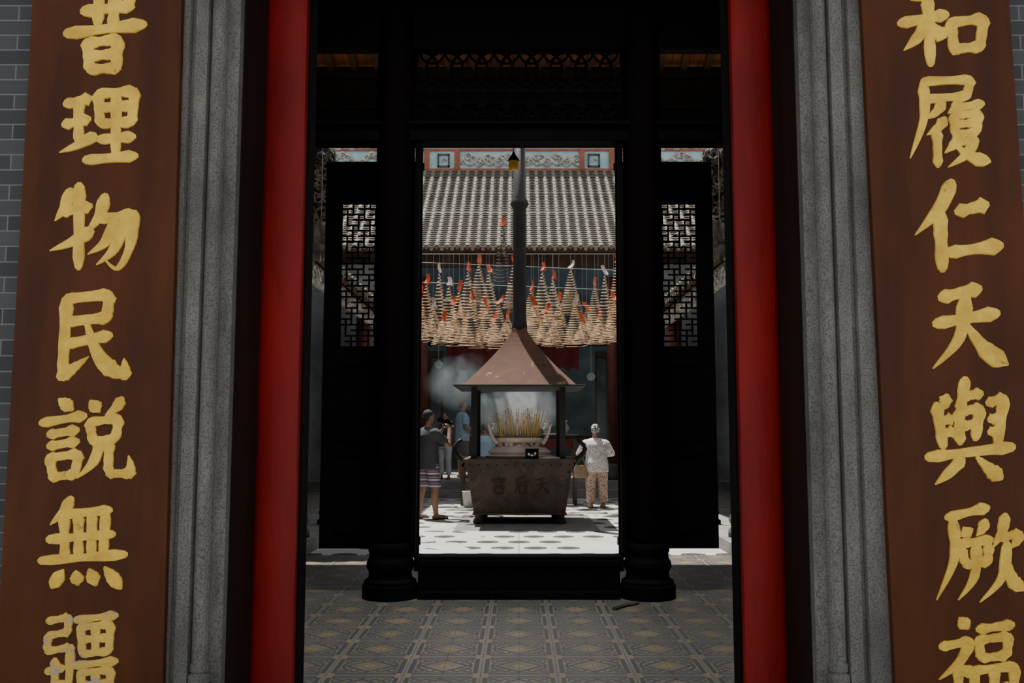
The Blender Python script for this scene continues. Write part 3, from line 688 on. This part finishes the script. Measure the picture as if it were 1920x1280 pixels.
for j in range(len(secs)-1):
    for i in range(4): fs.append((j*4+i,j*4+(i+1)%4,j*4+4+(i+1)%4,j*4+4+i))
hd.add(vs,fs)
make(hd,'hood',m_hood,parent=fu)
make(MB().box(FX-1.0,FX+1.0,13.98,15.98,hz-.012,hz+.012),'hood_rim',m_irond,parent=fu,bevel=.005)
for s_ in(-1,1):
    pts=[(FX+s_*(.82+.04+.16*math.sin(t/10*math.pi*.9)),14.6,zt_+.0+.34*t/10) for t in range(11)]
    make(MB().tube(pts,.045,8,lambda t:1.1-.5*t),'side_handle',m_irond,parent=fu,smooth=True)
ch=MB().lathe([(.12,az-.05),(.125,az+.03),(.12,az+.10),(.11,az+.2),(.105,Zy(392,15)),(.15,Zy(385,15)),(.15,Zy(380,15)),(.10,Zy(370,15)),(.095,6.6)],(FX,14.98,0),24)
make(ch,'chimney_pipe',m_irond,parent=fu,smooth=True)
uz=zt_+.052
ur=empty('incense_urn',(FX+.0,14.75,uz),'pale stone incense urn filled with ash, with curled handles','incense urn')
up=MB()
up.loft([(FX,14.75,uz,.52,.34),(FX,14.75,uz+.03,.54,.36),(FX,14.75,uz+.05,.46,.30),(FX,14.75,uz+.09,.50,.33),(FX,14.75,uz+.15,.43,.28),(FX,14.75,uz+.18,.37,.26),(FX,14.75,uz+.24,.37,.26),(FX,14.75,uz+.28,.40,.28),(FX,14.75,uz+.31,.40,.28),(FX,14.75,uz+.31,.36,.24),(FX,14.75,uz+.27,.35,.23)],32)
make(up,'urn_body',m_urn,parent=ur,smooth=False)
make(MB().loft([(FX,14.75,uz+.26,.36,.24),(FX,14.75,uz+.31,.35,.235),(FX,14.75,uz+.335,.24,.15),(FX,14.75,uz+.35,.05,.03)],24),'ash_bed',m_ash,parent=ur,smooth=True)
for s_ in(-1,1):
    pts=[]
    for i in range(16):
        t=i/15; pts.append((FX+s_*(.355+.03*math.sin(t*3.1)+.135*t**1.6),14.60,uz+.22+.33*t-.05*math.sin(t*3.1)))
    make(MB().tube(pts,.034,8,lambda t:1.15-.55*t),'urn_handle',m_urn,parent=ur,smooth=True)
make(MB().loft([(FX,14.75,uz+.185,.385,.275),(FX,14.75,uz+.235,.385,.275)],32),'carved_band',m_urnd,parent=ur)
make(MB().loft([(FX+.45,14.32,uz,.20,.08),(FX+.45,14.32,uz+.02,.15,.06),(FX+.45,14.32,uz+.03,.05,.02)],16),'ash_heap',m_ash,label='scattered pale incense ash on the furnace top',cat='ash',kind='stuff')
bx=empty('small_black_box',(Xp(997,14.3),14.30,uz),'small black lacquered box with a white flower motif','box')
X0=bx.location.x
make(MB().box(X0-.10,X0+.10,14.20,14.32,uz,uz+.13).box(X0-.105,X0+.105,14.195,14.325,uz+.13,uz+.15),'box_body',m_black,parent=bx,bevel=.005)
mm=MB()
for dx,dz in((-.05,.07),(0,.05),(.05,.08)):
    for a in range(5): mm.sphere((X0+dx+.008*math.cos(a*1.257),14.199,uz+dz+.008*math.sin(a*1.257)),(.009,.003,.009),8,5)
mm.box(X0-.06,X0+.06,14.198,14.2005,uz+.05,uz+.058)
make(mm,'flower_motif',m_white,parent=bx)
random.seed(21)
first=None
for i in range(76):
    X=FX+random.uniform(-.31,.31); Y=14.72+random.uniform(-.16,.14); z=uz+.29
    h=random.uniform(.20,.50)
    tx=(X-FX)*.6+random.uniform(-.13,.13); ty=random.uniform(-.15,.12)
    if first is None:
        s_=MB().cone((0,0,0),(0,0,.32),.0048,.0042,5); s_.cur=1; s_.cone((0,0,.32),(0,0,.34),.0045,.0035,5)
        first=make(s_,'joss_stick',[m_stick,m_sticktip],origin=(0,0,0),label='thin yellow burning joss stick standing in ash',cat='incense stick',group='joss sticks in the urn')
        o=first
    else: o=copy(first)
    o.location=(X,Y,z); o.scale=(1,1,h/.34); o.rotation_euler=(-ty,tx*1.2,0)
make(MB().box(FX-.95,FX+1.15,13.45,15.95,-.15,-.135),'stone_slab',m_slab,label='flat stone slab set under the furnace',cat='paving slab')
# ------------------------------------------------------------ incense coils
def coil_mesh(R,H,turns,rt):
    pts=[];n=turns*18
    for i in range(n+1):
        t=i/n; a=2*math.pi*turns*t; r=.012+R*(t**.95); pts.append((r*math.cos(a),r*math.sin(a),-.05-(H-.05)*t))
    mb=MB().tube(pts,rt,4); mb.tube([(0,0,0),(0,0,-.06)],.006,4); return mb
def proto(R,H,turns,rt,mat):
    return make(coil_mesh(R,H,turns,rt),'incense_coil',mat,origin=(0,0,0),label='x',cat='incense coil',group='hanging incense coils')
RR=(.225,.205,.185,.16)
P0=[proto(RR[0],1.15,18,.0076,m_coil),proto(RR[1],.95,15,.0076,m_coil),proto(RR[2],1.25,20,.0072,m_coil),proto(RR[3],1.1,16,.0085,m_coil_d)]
def tagmesh():
    mb=MB(); n=5; vs=[]
    for i in range(n+1):
        t=i/n
        for s_ in(-1,1): vs.append((s_*.034*(1+.2*t)+.015*math.sin(t*3),.02*math.sin(t*4),.12-t*.18))
    mb.add(vs,[(i*2,i*2+1,i*2+3,i*2+2) for i in range(n)])
    mb.add([(-.03,.01,.0),(.03,.01,.03),(.07,.03,-.06),(.03,.02,-.08)],[(0,1,2,3)]); return mb
tg=make(tagmesh(),'paper_tag',m_tag,parent=P0[0],origin=(0,0,0),label='orange-red paper tag')
tgw=make(tagmesh(),'paper_tag',m_tagw,parent=P0[1],origin=(0,0,0),label='white paper tag')
st_=make(MB().cone((0,0,0),(0,0,1),.003,.003,4),'hanging_string',m_wire,parent=P0[0],origin=(0,0,0))
wireZ=lambda Y: Zy(476,Y)
coils=[(800,528,638,0),(824,508,642,2),(842,532,622,1),(861,540,648,0),(878,505,598,1),(898,490,577,1),(917,508,598,1),
 (884,556,650,0),(912,572,640,1),(936,566,652,0),(812,572,632,1),(850,568,640,1),(900,592,655,1),(952,592,636,1),
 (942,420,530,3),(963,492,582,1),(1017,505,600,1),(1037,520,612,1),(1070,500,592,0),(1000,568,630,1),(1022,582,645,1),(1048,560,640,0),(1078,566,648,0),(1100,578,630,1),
 (1115,532,622,2),(1134,512,637,2),(1151,560,632,1),(1156,490,600,2),(788,545,640,2),(1122,592,646,1),(996,540,608,1),(870,598,640,1),
 (925,598,642,1),(1010,605,642,1),(1036,600,650,1),(1142,590,642,1),(830,596,646,1),(1092,600,644,1)]
HH=[1.15,.95,1.25,1.1]; used=set(); placed=[]
YS=[15.75+.42*i for i in range(10)]
lab={0:'wide tan spiral incense coil with orange-red paper tag',1:'tan spiral incense coil with orange-red paper tag',2:'tall narrow tan incense coil with orange-red paper tag',3:'dark nearly black incense coil hung high beside the chimney'}
rows=set()
for n_,(ax,ay,by,ty) in enumerate(coils):
    best=None
    order=YS[:] ; random.shuffle(order)
    if n_ in(14,15): order=[15.75]+order
    for Y in order:
        a=px(ax,ay,Y); b=px(ax,by,Y); R=RR[ty]*Y/16.8
        m=9
        for (p,zb2,R2) in placed:
            if p.z<b.z-.05 or a.z<zb2-.05: continue
            m=min(m,math.hypot(p.x-a.x,p.y-a.y)-(R+R2)*1.0)
        if best is None or m>best[0]: best=(m,Y)
        if m>0: break
    Y=best[1]; rows.add(Y if n_!=14 else -1)
    a=px(ax,ay,Y); b=px(ax,by,Y); sc=(a.z-b.z)/HH[ty]; R=RR[ty]*Y/16.8
    placed.append((a,b.z,R))
    if ty not in used: c=P0[ty]; used.add(ty)
    else: c=P0[ty].copy(); col.objects.link(c)
    c.location=a; c.scale=(Y/16.8,Y/16.8,sc)
    c.rotation_euler=(0,0,random.random()*6)
    white=n_ in(1,18,25,10,22)
    c['label']=lab[ty].replace('orange-red paper','white paper') if white else lab[ty]
    src=tgw if (white or c==P0[1]) else tg
    if c==P0[1]: c['label']=lab[ty].replace('orange-red paper','white paper')
    if src.parent!=c: t=src.copy(); col.objects.link(t); t.parent=c
    else: t=src
    t.location=(0,0,.03); t.rotation_euler=(random.uniform(-.3,.3),random.uniform(-.4,.4),random.uniform(-1,1)-c.rotation_euler[2]); t.scale=(1.1,1.1,1/sc)
    if c!=P0[0]: s2=st_.copy(); col.objects.link(s2); s2.parent=c
    else: s2=st_
    wz=5.05 if n_==14 else wireZ(Y)
    s2.location=(0,0,0); s2.scale=(1,1,max(.02,(wz-a.z))/sc)
def wire(Y,z,z2=None):
    make(MB().tube([(-2.42,Y,z),(2.42,Y,z2 or z)],.004,4),'hanging_wire',m_wire,label='thin steel wire stretched across the courtyard',cat='wire',group='coil hanging wires')
for Y in sorted(rows):
    if Y>0: wire(Y,wireZ(Y))
wire(15.78,5.05)
for Y,z in((15.5,4.15),(17.0,4.05),(18.5,3.95)): wire(Y,z,z-.2)
# ------------------------------------------------------------ people
def remesh(mb,vox,it=3,fac=.6):
    me=bpy.data.meshes.new('tmp'); me.from_pydata(mb.v,[],mb.f); me.update()
    o=bpy.data.objects.new('tmp',me); col.objects.link(o)
    r=o.modifiers.new('r','REMESH'); r.mode='VOXEL'; r.voxel_size=vox; r.use_smooth_shade=True
    s_=o.modifiers.new('s','SMOOTH'); s_.iterations=it; s_.factor=fac
    dg=bpy.context.evaluated_depsgraph_get(); dg.update()
    out=bpy.data.meshes.new_from_object(o.evaluated_get(dg)); bpy.data.objects.remove(o); return out
def limb(mb,pts,rs):
    for i in range(len(pts)-1): mb.cone(pts[i],pts[i+1],rs[i],rs[i+1],14)
    for p,r in zip(pts,rs): mb.sphere(p,r*1.0,14,10)
def hand(mb,w,d,nrm,side,curl,flip=1):
    w=Vector(w);d=Vector(d).normalized();nrm=Vector(nrm);nrm=(nrm-d*nrm.dot(d)).normalized();s=d.cross(nrm)*flip
    for o in(-.026,-.009,.009,.026):
        mb.cone(w+s*o*.6,w+d*.085+s*o,.014,.012,8); mb.sphere(w+d*.085+s*o,.012,8,6)
    for o,l in((-.029,.062),(-.010,.076),(.010,.080),(.029,.070)):
        a=w+d*.085+s*o; d1=(d*math.cos(curl)+nrm*math.sin(curl)).normalized(); b=a+d1*l*.55
        d2=(d*math.cos(curl*2.2)+nrm*math.sin(curl*2.2)).normalized(); c=b+d2*l*.5
        limb(mb,[a,b,c],[.0095,.009,.0075])
    t0=w+d*.025+s*.028; t1=t0+d*.03+s*.026+nrm*.012; t2=t1+d*.03+s*.006+nrm*.016
    limb(mb,[t0,t1,t2],[.012,.010,.0085])
def person(loc,ang,H,arms,hairmat,label,sleeve=.55,blen='shorts',lean=0,legs=None,topm=None,botm=None,hair='short',female=False,shoe=m_sandal,curl=.5,hem=.86,wide=1.0):
    k=H/1.75
    def T(p):
        x,y,z=p
        if z>.93: y+= (z-.93)*lean
        x*=1+(wide-1)*(1 if z<1.45 else max(0,1-(z-1.45)/.1))
        if z<1.5: y*=wide
        c,s=math.cos(ang),math.sin(ang); x,y,z=x*k,y*k,z*k
        return Vector((x*c-y*s,x*s+y*c,z))
    def fin(mb):
        mb.v=[T(v) for v in mb.v]; return mb
    sw=.165 if female else .185
    legs=legs or [((-.09,0,.90),(-.10,.02,.49),(-.10,-.02,.09),(-.115,.13,.035)),((.09,0,.90),(.10,.02,.49),(.10,-.02,.09),(.115,.13,.035))]
    B=MB()
    B.loft([(0,0,.82,.12,.085),(0,0,.90,.165,.11),(0,0,.98,.155,.105),(0,0,1.08,.135,.095),(0,0,1.22,.15,.105),(0,0,1.34,.165,.105),(0,-.005,1.42,.15,.08),(0,-.01,1.47,.075,.06)],18)
    for s_ in(-1,1): B.sphere((s_*(sw-.02),0,1.39),(.06,.055,.055))
    limb(B,[(0,-.01,1.44),(0,.0,1.56)],[.058,.052])
    B.sphere((0,-.005,1.655),(.074,.090,.095),18,12); B.sphere((0,.03,1.60),(.060,.062,.075),16,10); B.sphere((0,.055,1.552),(.032,.03,.022))
    B.sphere((0,.098,1.625),(.012,.020,.018),8,6); B.sphere((0,.092,1.578),(.024,.010,.008),8,6); B.sphere((0,.085,1.66),(.05,.012,.01),8,6)
    for s_ in(-1,1): B.sphere((s_*.076,.0,1.63),(.010,.020,.032),8,8)
    for (sh,el,wr,hd,nr,fl) in arms:
        limb(B,[sh,el],[.047,.037]); limb(B,[el,tuple(el[i]+(wr[i]-el[i])*.35 for i in range(3)),wr],[.037,.038,.024])
        hand(B,wr,hd,nr,0,curl,fl)
    for (h,kn,an,to) in legs:
        limb(B,[h,tuple(h[i]+(kn[i]-h[i])*.5 for i in range(3)),kn],[.088,.072,.054])
        limb(B,[kn,tuple(kn[i]+(an[i]-kn[i])*.3+(0,-.018,0)[i] for i in range(3)),an],[.052,.056,.034])
        B.cone((an[0],an[1],.05),to,.038,.03,12); B.sphere(to,(.038,.045,.026)); B.sphere((an[0],an[1]-.03,.04),(.032,.035,.038))
    me=remesh(fin(B),.0085*k,3,.5); me.materials.append(m_skin)
    o=bpy.data.objects.new('person',me); col.objects.link(o); o.location=loc; tag(o,label,'person')
    def part(mb,name,mat,vox=.012,it=4):
        m=remesh(fin(mb),vox*k,it,.5); m.materials.append(mat); c=bpy.data.objects.new(name,m); col.objects.link(c); c.parent=o; return c
    C_=MB(); e=.022
    C_.loft([(0,0,hem,.175+e,.12+e),(0,0,.95,.17+e,.118+e),(0,0,1.08,.152+e,.112+e),(0,0,1.22,.162+e,.118+e),(0,0,1.34,.175+e,.115+e),(0,-.005,1.42,.155+e,.085+e),(0,-.01,1.475,.075+e*.6,.058+e*.6)],20)
    for (sh,el,wr,hd,nr,fl) in arms:
        C_.sphere((sh[0]*.95,sh[1],sh[2]),.066)
        if sleeve<=1:
            en=tuple(sh[i]+(el[i]-sh[i])*sleeve for i in range(3)); C_.cone(sh,en,.064,.066,16)
        else:
            C_.cone(sh,el,.068,.060,16); C_.sphere(el,.060); en=tuple(el[i]+(wr[i]-el[i])*(sleeve-1) for i in range(3)); C_.cone(el,en,.060,.05,16)
    part(C_,'shirt',topm)
    D=MB(); D.loft([(0,0,.80,.165,.125),(0,0,.90,.182,.128),(0,0,.98,.170,.122)],20)
    for (h,kn,an,to) in legs:
        if blen=='shorts':
            en=tuple(h[i]+(kn[i]-h[i])*.95 for i in range(3)); D.sphere(h,.098); D.cone(h,en,.103,.088,18)
        else:
            D.sphere(h,.10); D.cone(h,kn,.102,.082,18); D.sphere(kn,.082); en=tuple(kn[i]+(an[i]-kn[i])*.93 for i in range(3)); D.cone(kn,en,.082,.074,18)
    part(D,'trousers' if blen!='shorts' else 'shorts',botm)
    Hh=MB()
    if hair=='short':
        Hh.sphere((0,-.018,1.672),(.081,.090,.088),18,12); Hh.sphere((0,-.050,1.63),(.070,.060,.065),16,10)
    elif hair=='bun':
        Hh.sphere((0,-.018,1.668),(.084,.095,.092),18,12); Hh.sphere((0,-.095,1.62),(.04,.035,.04))
    elif hair=='long':
        Hh.sphere((0,-.018,1.67),(.084,.095,.09),18,12); Hh.cone((0,-.06,1.64),(0,-.085,1.45),.07,.045,14,.6)
    elif hair=='curly':
        Hh.sphere((0,-.018,1.668),(.090,.100,.098),18,12)
        for a in range(26):
            u=random.uniform(0,6.28); v=random.uniform(-.4,1.3)
            Hh.sphere((.088*math.cos(u)*math.cos(v),-.018+.092*math.sin(u)*math.cos(v) if math.sin(u)<.6 else -.03,1.668+.095*math.sin(v)),.024,8,6)
    part(Hh,'hair' if hair!='curly' else 'head_cap',hairmat,.009,2)
    E=MB()
    for s_ in(-1,1): E.sphere((s_*.030,.088,1.645),(.012,.006,.006),8,6)
    E=fin(E)
    for qq in(0,1):
        h=len(E.v)//2; hf=len(E.f)//2
        mm_=bpy.data.meshes.new('eye'); mm_.from_pydata(E.v[qq*h:(qq+1)*h],[],[[i-qq*h for i in f] for f in E.f[qq*hf:(qq+1)*hf]]); mm_.materials.append(m_hair); ee=bpy.data.objects.new('eye',mm_); col.objects.link(ee); ee.parent=o
    for (h,kn,an,to) in legs:
        Q=MB(); Q.loft([((an[0]+to[0])/2,(an[1]+to[1])/2+.0,0.0,.048,.135),((an[0]+to[0])/2,(an[1]+to[1])/2,.022,.046,.132)],16)
        Q.cone((to[0]-.045,to[1]-.04,.02),(to[0],to[1]-.045,.068),.012,.012,8); Q.cone((to[0]+.045,to[1]-.04,.02),(to[0],to[1]-.045,.068),.012,.012,8)
        part(Q,'sandal',shoe,.008,1)
    return o,T
sh=.175
P1=(Xp(804,15.2),15.2,-.14)
up_arms=[((-sh,0,1.39),(-.22,.20,1.17),(-.085,.30,1.44),(.35,.3,.8),(.6,.6,.2),1),((sh,0,1.39),(.22,.20,1.17),(.085,.30,1.44),(-.35,.3,.8),(-.6,.6,.2),-1)]
walk=[((-.09,0,.90),(-.12,.00,.49),(-.14,-.06,.09),(-.17,.08,.035)),((.09,0,.90),(.12,.05,.49),(.13,.06,.09),(.16,.20,.035))]
pa=math.radians(-50)
o1,T1=person(P1,pa,1.76,up_arms,m_hairg,'man in charcoal t-shirt and striped shorts raising a camera',sleeve=.75,topm=m_tgrey,botm=m_stripe,legs=walk,hem=.80,lean=.02,wide=1.15)
c=T1((0,.36,1.54))+Vector(P1)
def camera_obj(c,ang,label):
    e=empty('camera',c,label,'camera')
    def R_(mb):
        cs,sn=math.cos(ang),math.sin(ang); mb.v=[Vector((v.x*cs-v.y*sn,v.x*sn+v.y*cs,v.z))+c for v in mb.v]; return mb
    make(R_(MB().box(-.065,.065,-.03,.03,-.045,.04).box(-.025,.025,-.03,.025,.04,.06)),'camera_body',m_black,parent=e,bevel=.006)
    make(R_(MB().cone((0,.03,-.002),(0,.10,-.002),.032,.035,16)),'lens',m_irond,parent=e)
camera_obj(c,pa,'black camera held up by the man in charcoal shirt')
P2=(Xp(836,21.3),21.3,.2)
pb_=math.radians(165)
o2,T2=person(P2,pb_,1.52,up_arms,m_hair,'woman in dark top and white trousers taking a photograph',sleeve=.5,topm=m_tdark,botm=m_whitepants,blen='long',hair='long',female=True)
camera_obj(T2((0,.36,1.54))+Vector(P2),pb_,'small black camera held by the woman in white trousers')
P3=(Xp(868,22.05),22.05,.2)
rel=[((-sh,0,1.39),(-.24,-.03,1.13),(-.23,.06,.90),(0,.3,-1),(1,0,0),1),((sh,0,1.39),(.24,.0,1.13),(.20,.20,1.02),(-.2,.8,-.3),(-1,0,0),-1)]
person(P3,math.radians(-70),1.82,rel,m_hairg,'tall man in light blue shirt and grey shorts standing',sleeve=.8,topm=m_tblue,botm=m_khaki,hem=.82,wide=1.1)
P4=(Xp(1117,17.5),17.5,-.14)
ow=[((-sh+.01,0,1.38),(-.27,.04,1.14),(-.15,.26,1.10),(.4,.8,.1),(0,0,1),1),((sh-.01,0,1.38),(.27,.04,1.14),(.15,.26,1.10),(-.4,.8,.1),(0,0,1),-1)]
person(P4,math.radians(8),1.53,ow,m_cap,'elderly woman in white floral blouse and patterned trousers praying',sleeve=1.6,topm=m_blouse,botm=m_ftrouser,blen='long',hair='curly',female=True,hem=.76,lean=.2,wide=1.32)
P5=(Xp(910,19.3),19.3,-.14)
person(P5,math.radians(20),1.58,ow,m_hair,'person in a light blue shirt facing the rear hall',sleeve=.8,topm=m_tblue,botm=m_khaki,blen='long',hair='bun',female=True)
bgp=Vector((Xp(1087,17.35),17.4,.42)); bg=empty('straw_bag',bgp,'woven straw handbag hanging from the elderly woman\'s arm','bag')
make(MB().loft([(bgp.x,bgp.y,bgp.z,.11,.05),(bgp.x,bgp.y,bgp.z+.03,.14,.06),(bgp.x,bgp.y,bgp.z+.2,.11,.045),(bgp.x,bgp.y,bgp.z+.23,.09,.03)],18),'bag_body',m_bag,parent=bg,smooth=True)
make(MB().tube([(bgp.x+.08*math.cos(a*math.pi/10),bgp.y,bgp.z+.22+.17*math.sin(a*math.pi/10)) for a in range(11)],.010,6),'bag_handle',m_bag,parent=bg,smooth=True)
make(MB().tube([(Xp(1163,6.3,1147),6.72,.012),(Xp(1190,6.3,1140),6.85,.014),(Xp(1220,6.3,1130),6.95,.012)],.012,6),'fallen_stick',m_wood,label='short dark stick lying on the tiled floor',cat='stick')
# ------------------------------------------------------------ smoke (cloud-shaped volumes)
def smoke(blobs,dens,label,nscale,thr=.36):
    mb=MB()
    for p,r in blobs: mb.sphere(p,r,20,12)
    cen=sum((Vector(p) for p,r in blobs),Vector())/len(blobs)
    mb.v=[v-cen for v in mb.v]
    me=remesh(mb,.05,4,.6)
    hx=max(abs(v.co.x) for v in me.vertices); hy=max(abs(v.co.y) for v in me.vertices); hz_=max(abs(v.co.z) for v in me.vertices)
    m=bpy.data.materials.new('smoke_volume'); m.use_nodes=True; t=m.node_tree; t.nodes.remove(t.nodes['Principled BSDF'])
    out=[n for n in t.nodes if n.type=='OUTPUT_MATERIAL'][0]
    vs=t.nodes.new('ShaderNodeVolumeScatter'); vs.inputs['Anisotropy'].default_value=.0; vs.inputs['Color'].default_value=(.80,.92,1,1)
    t.links.new(vs.outputs[0],out.inputs['Volume'])
    tc=t.nodes.new('ShaderNodeTexCoord')
    def mth(op,a,b=None):
        x=t.nodes.new('ShaderNodeMath'); x.operation=op
        for i,q in enumerate((a,b)):
            if q is None: continue
            if isinstance(q,(int,float)): x.inputs[i].default_value=q
            else: t.links.new(q,x.inputs[i])
        return x.outputs[0]
    gn=t.nodes.new('ShaderNodeMapping'); gn.inputs['Scale'].default_value=(1/hx,1/hy,1/hz_)
    t.links.new(tc.outputs['Object'],gn.inputs[0])
    ln=t.nodes.new('ShaderNodeVectorMath'); ln.operation='LENGTH'; t.links.new(gn.outputs[0],ln.inputs[0])
    fall=mth('MAXIMUM',mth('SUBTRACT',.97,ln.outputs['Value']),0)
    no=t.nodes.new('ShaderNodeTexNoise'); no.inputs['Scale'].default_value=nscale; no.inputs['Detail'].default_value=5; no.inputs['Distortion'].default_value=1.4
    t.links.new(tc.outputs['Object'],no.inputs['Vector'])
    t.links.new(mth('MULTIPLY',mth('MULTIPLY',fall,mth('MAXIMUM',mth('SUBTRACT',no.outputs[0],thr),0)),dens),vs.inputs['Density'])
    me.materials.append(m)
    o=bpy.data.objects.new('incense_smoke',me); col.objects.link(o); o.location=cen
    tag(o,label,'smoke','stuff')
def B_(x,y,Y,r): return (tuple(px(x,y,Y)),r)
smoke([B_(950,768,16.7,.44),B_(985,762,16.7,.44),B_(920,772,16.7,.38),B_(1020,765,16.7,.38),B_(970,742,16.7,.42),B_(968,795,16.7,.36)],24,'pale bluish smoke billowing behind the burning joss sticks',2.6,.33)
smoke([B_(845,705,17.0,.40),B_(822,730,17.0,.36),B_(880,695,17.3,.36),B_(860,740,17.1,.36),B_(905,680,17.3,.3)],6,'faint smoke drifting below the hanging coils',1.9)
# ------------------------------------------------------------ light
sd=bpy.data.lights.new('sun','SUN'); sd.energy=9.0; sd.angle=.01; sd.color=(1,.96,.88)
so=bpy.data.objects.new('sun',sd); col.objects.link(so); so.rotation_euler=Vector((.42,-.62,-2.1)).to_track_quat('-Z','Y').to_euler()
def added_fill(loc,target,sx,sy,e,c,spread=None):
    d=bpy.data.lights.new('added_fill','AREA'); d.shape='RECTANGLE'; d.size=sx; d.size_y=sy; d.energy=e; d.color=c
    if spread: d.spread=math.radians(spread)
    o=bpy.data.objects.new('added_fill',d); col.objects.link(o); o.location=loc; o.rotation_euler=(Vector(target)-Vector(loc)).to_track_quat('-Z','Y').to_euler()
added_fill((0,9.0,5.45),(0,10.4,5.65),5.5,.2,13,(1,.78,.5))  # added warm fill, unseen, brightens the planks and rafters at the eave
added_fill((0,5.7,6.3),(0,5.9,0),3.0,1.0,50,(.96,.97,1),75)  # added overhead fill for the hall floor, no fixture belongs to it
w=bpy.data.worlds.new('World'); bpy.context.scene.world=w; w.use_nodes=True
bgn=w.node_tree.nodes['Background']; bgn.inputs[0].default_value=(.90,.94,1,1); bgn.inputs[1].default_value=.88
cd=bpy.data.cameras.new('Camera'); cd.sensor_width=36; cd.lens=F/1920*36; cd.shift_x=-13/1920; cd.clip_start=.05
co=bpy.data.objects.new('Camera',cd); col.objects.link(co); co.location=(0,0,CH); co.rotation_euler=(math.pi/2+TH,0,0)
bpy.context.scene.camera=co
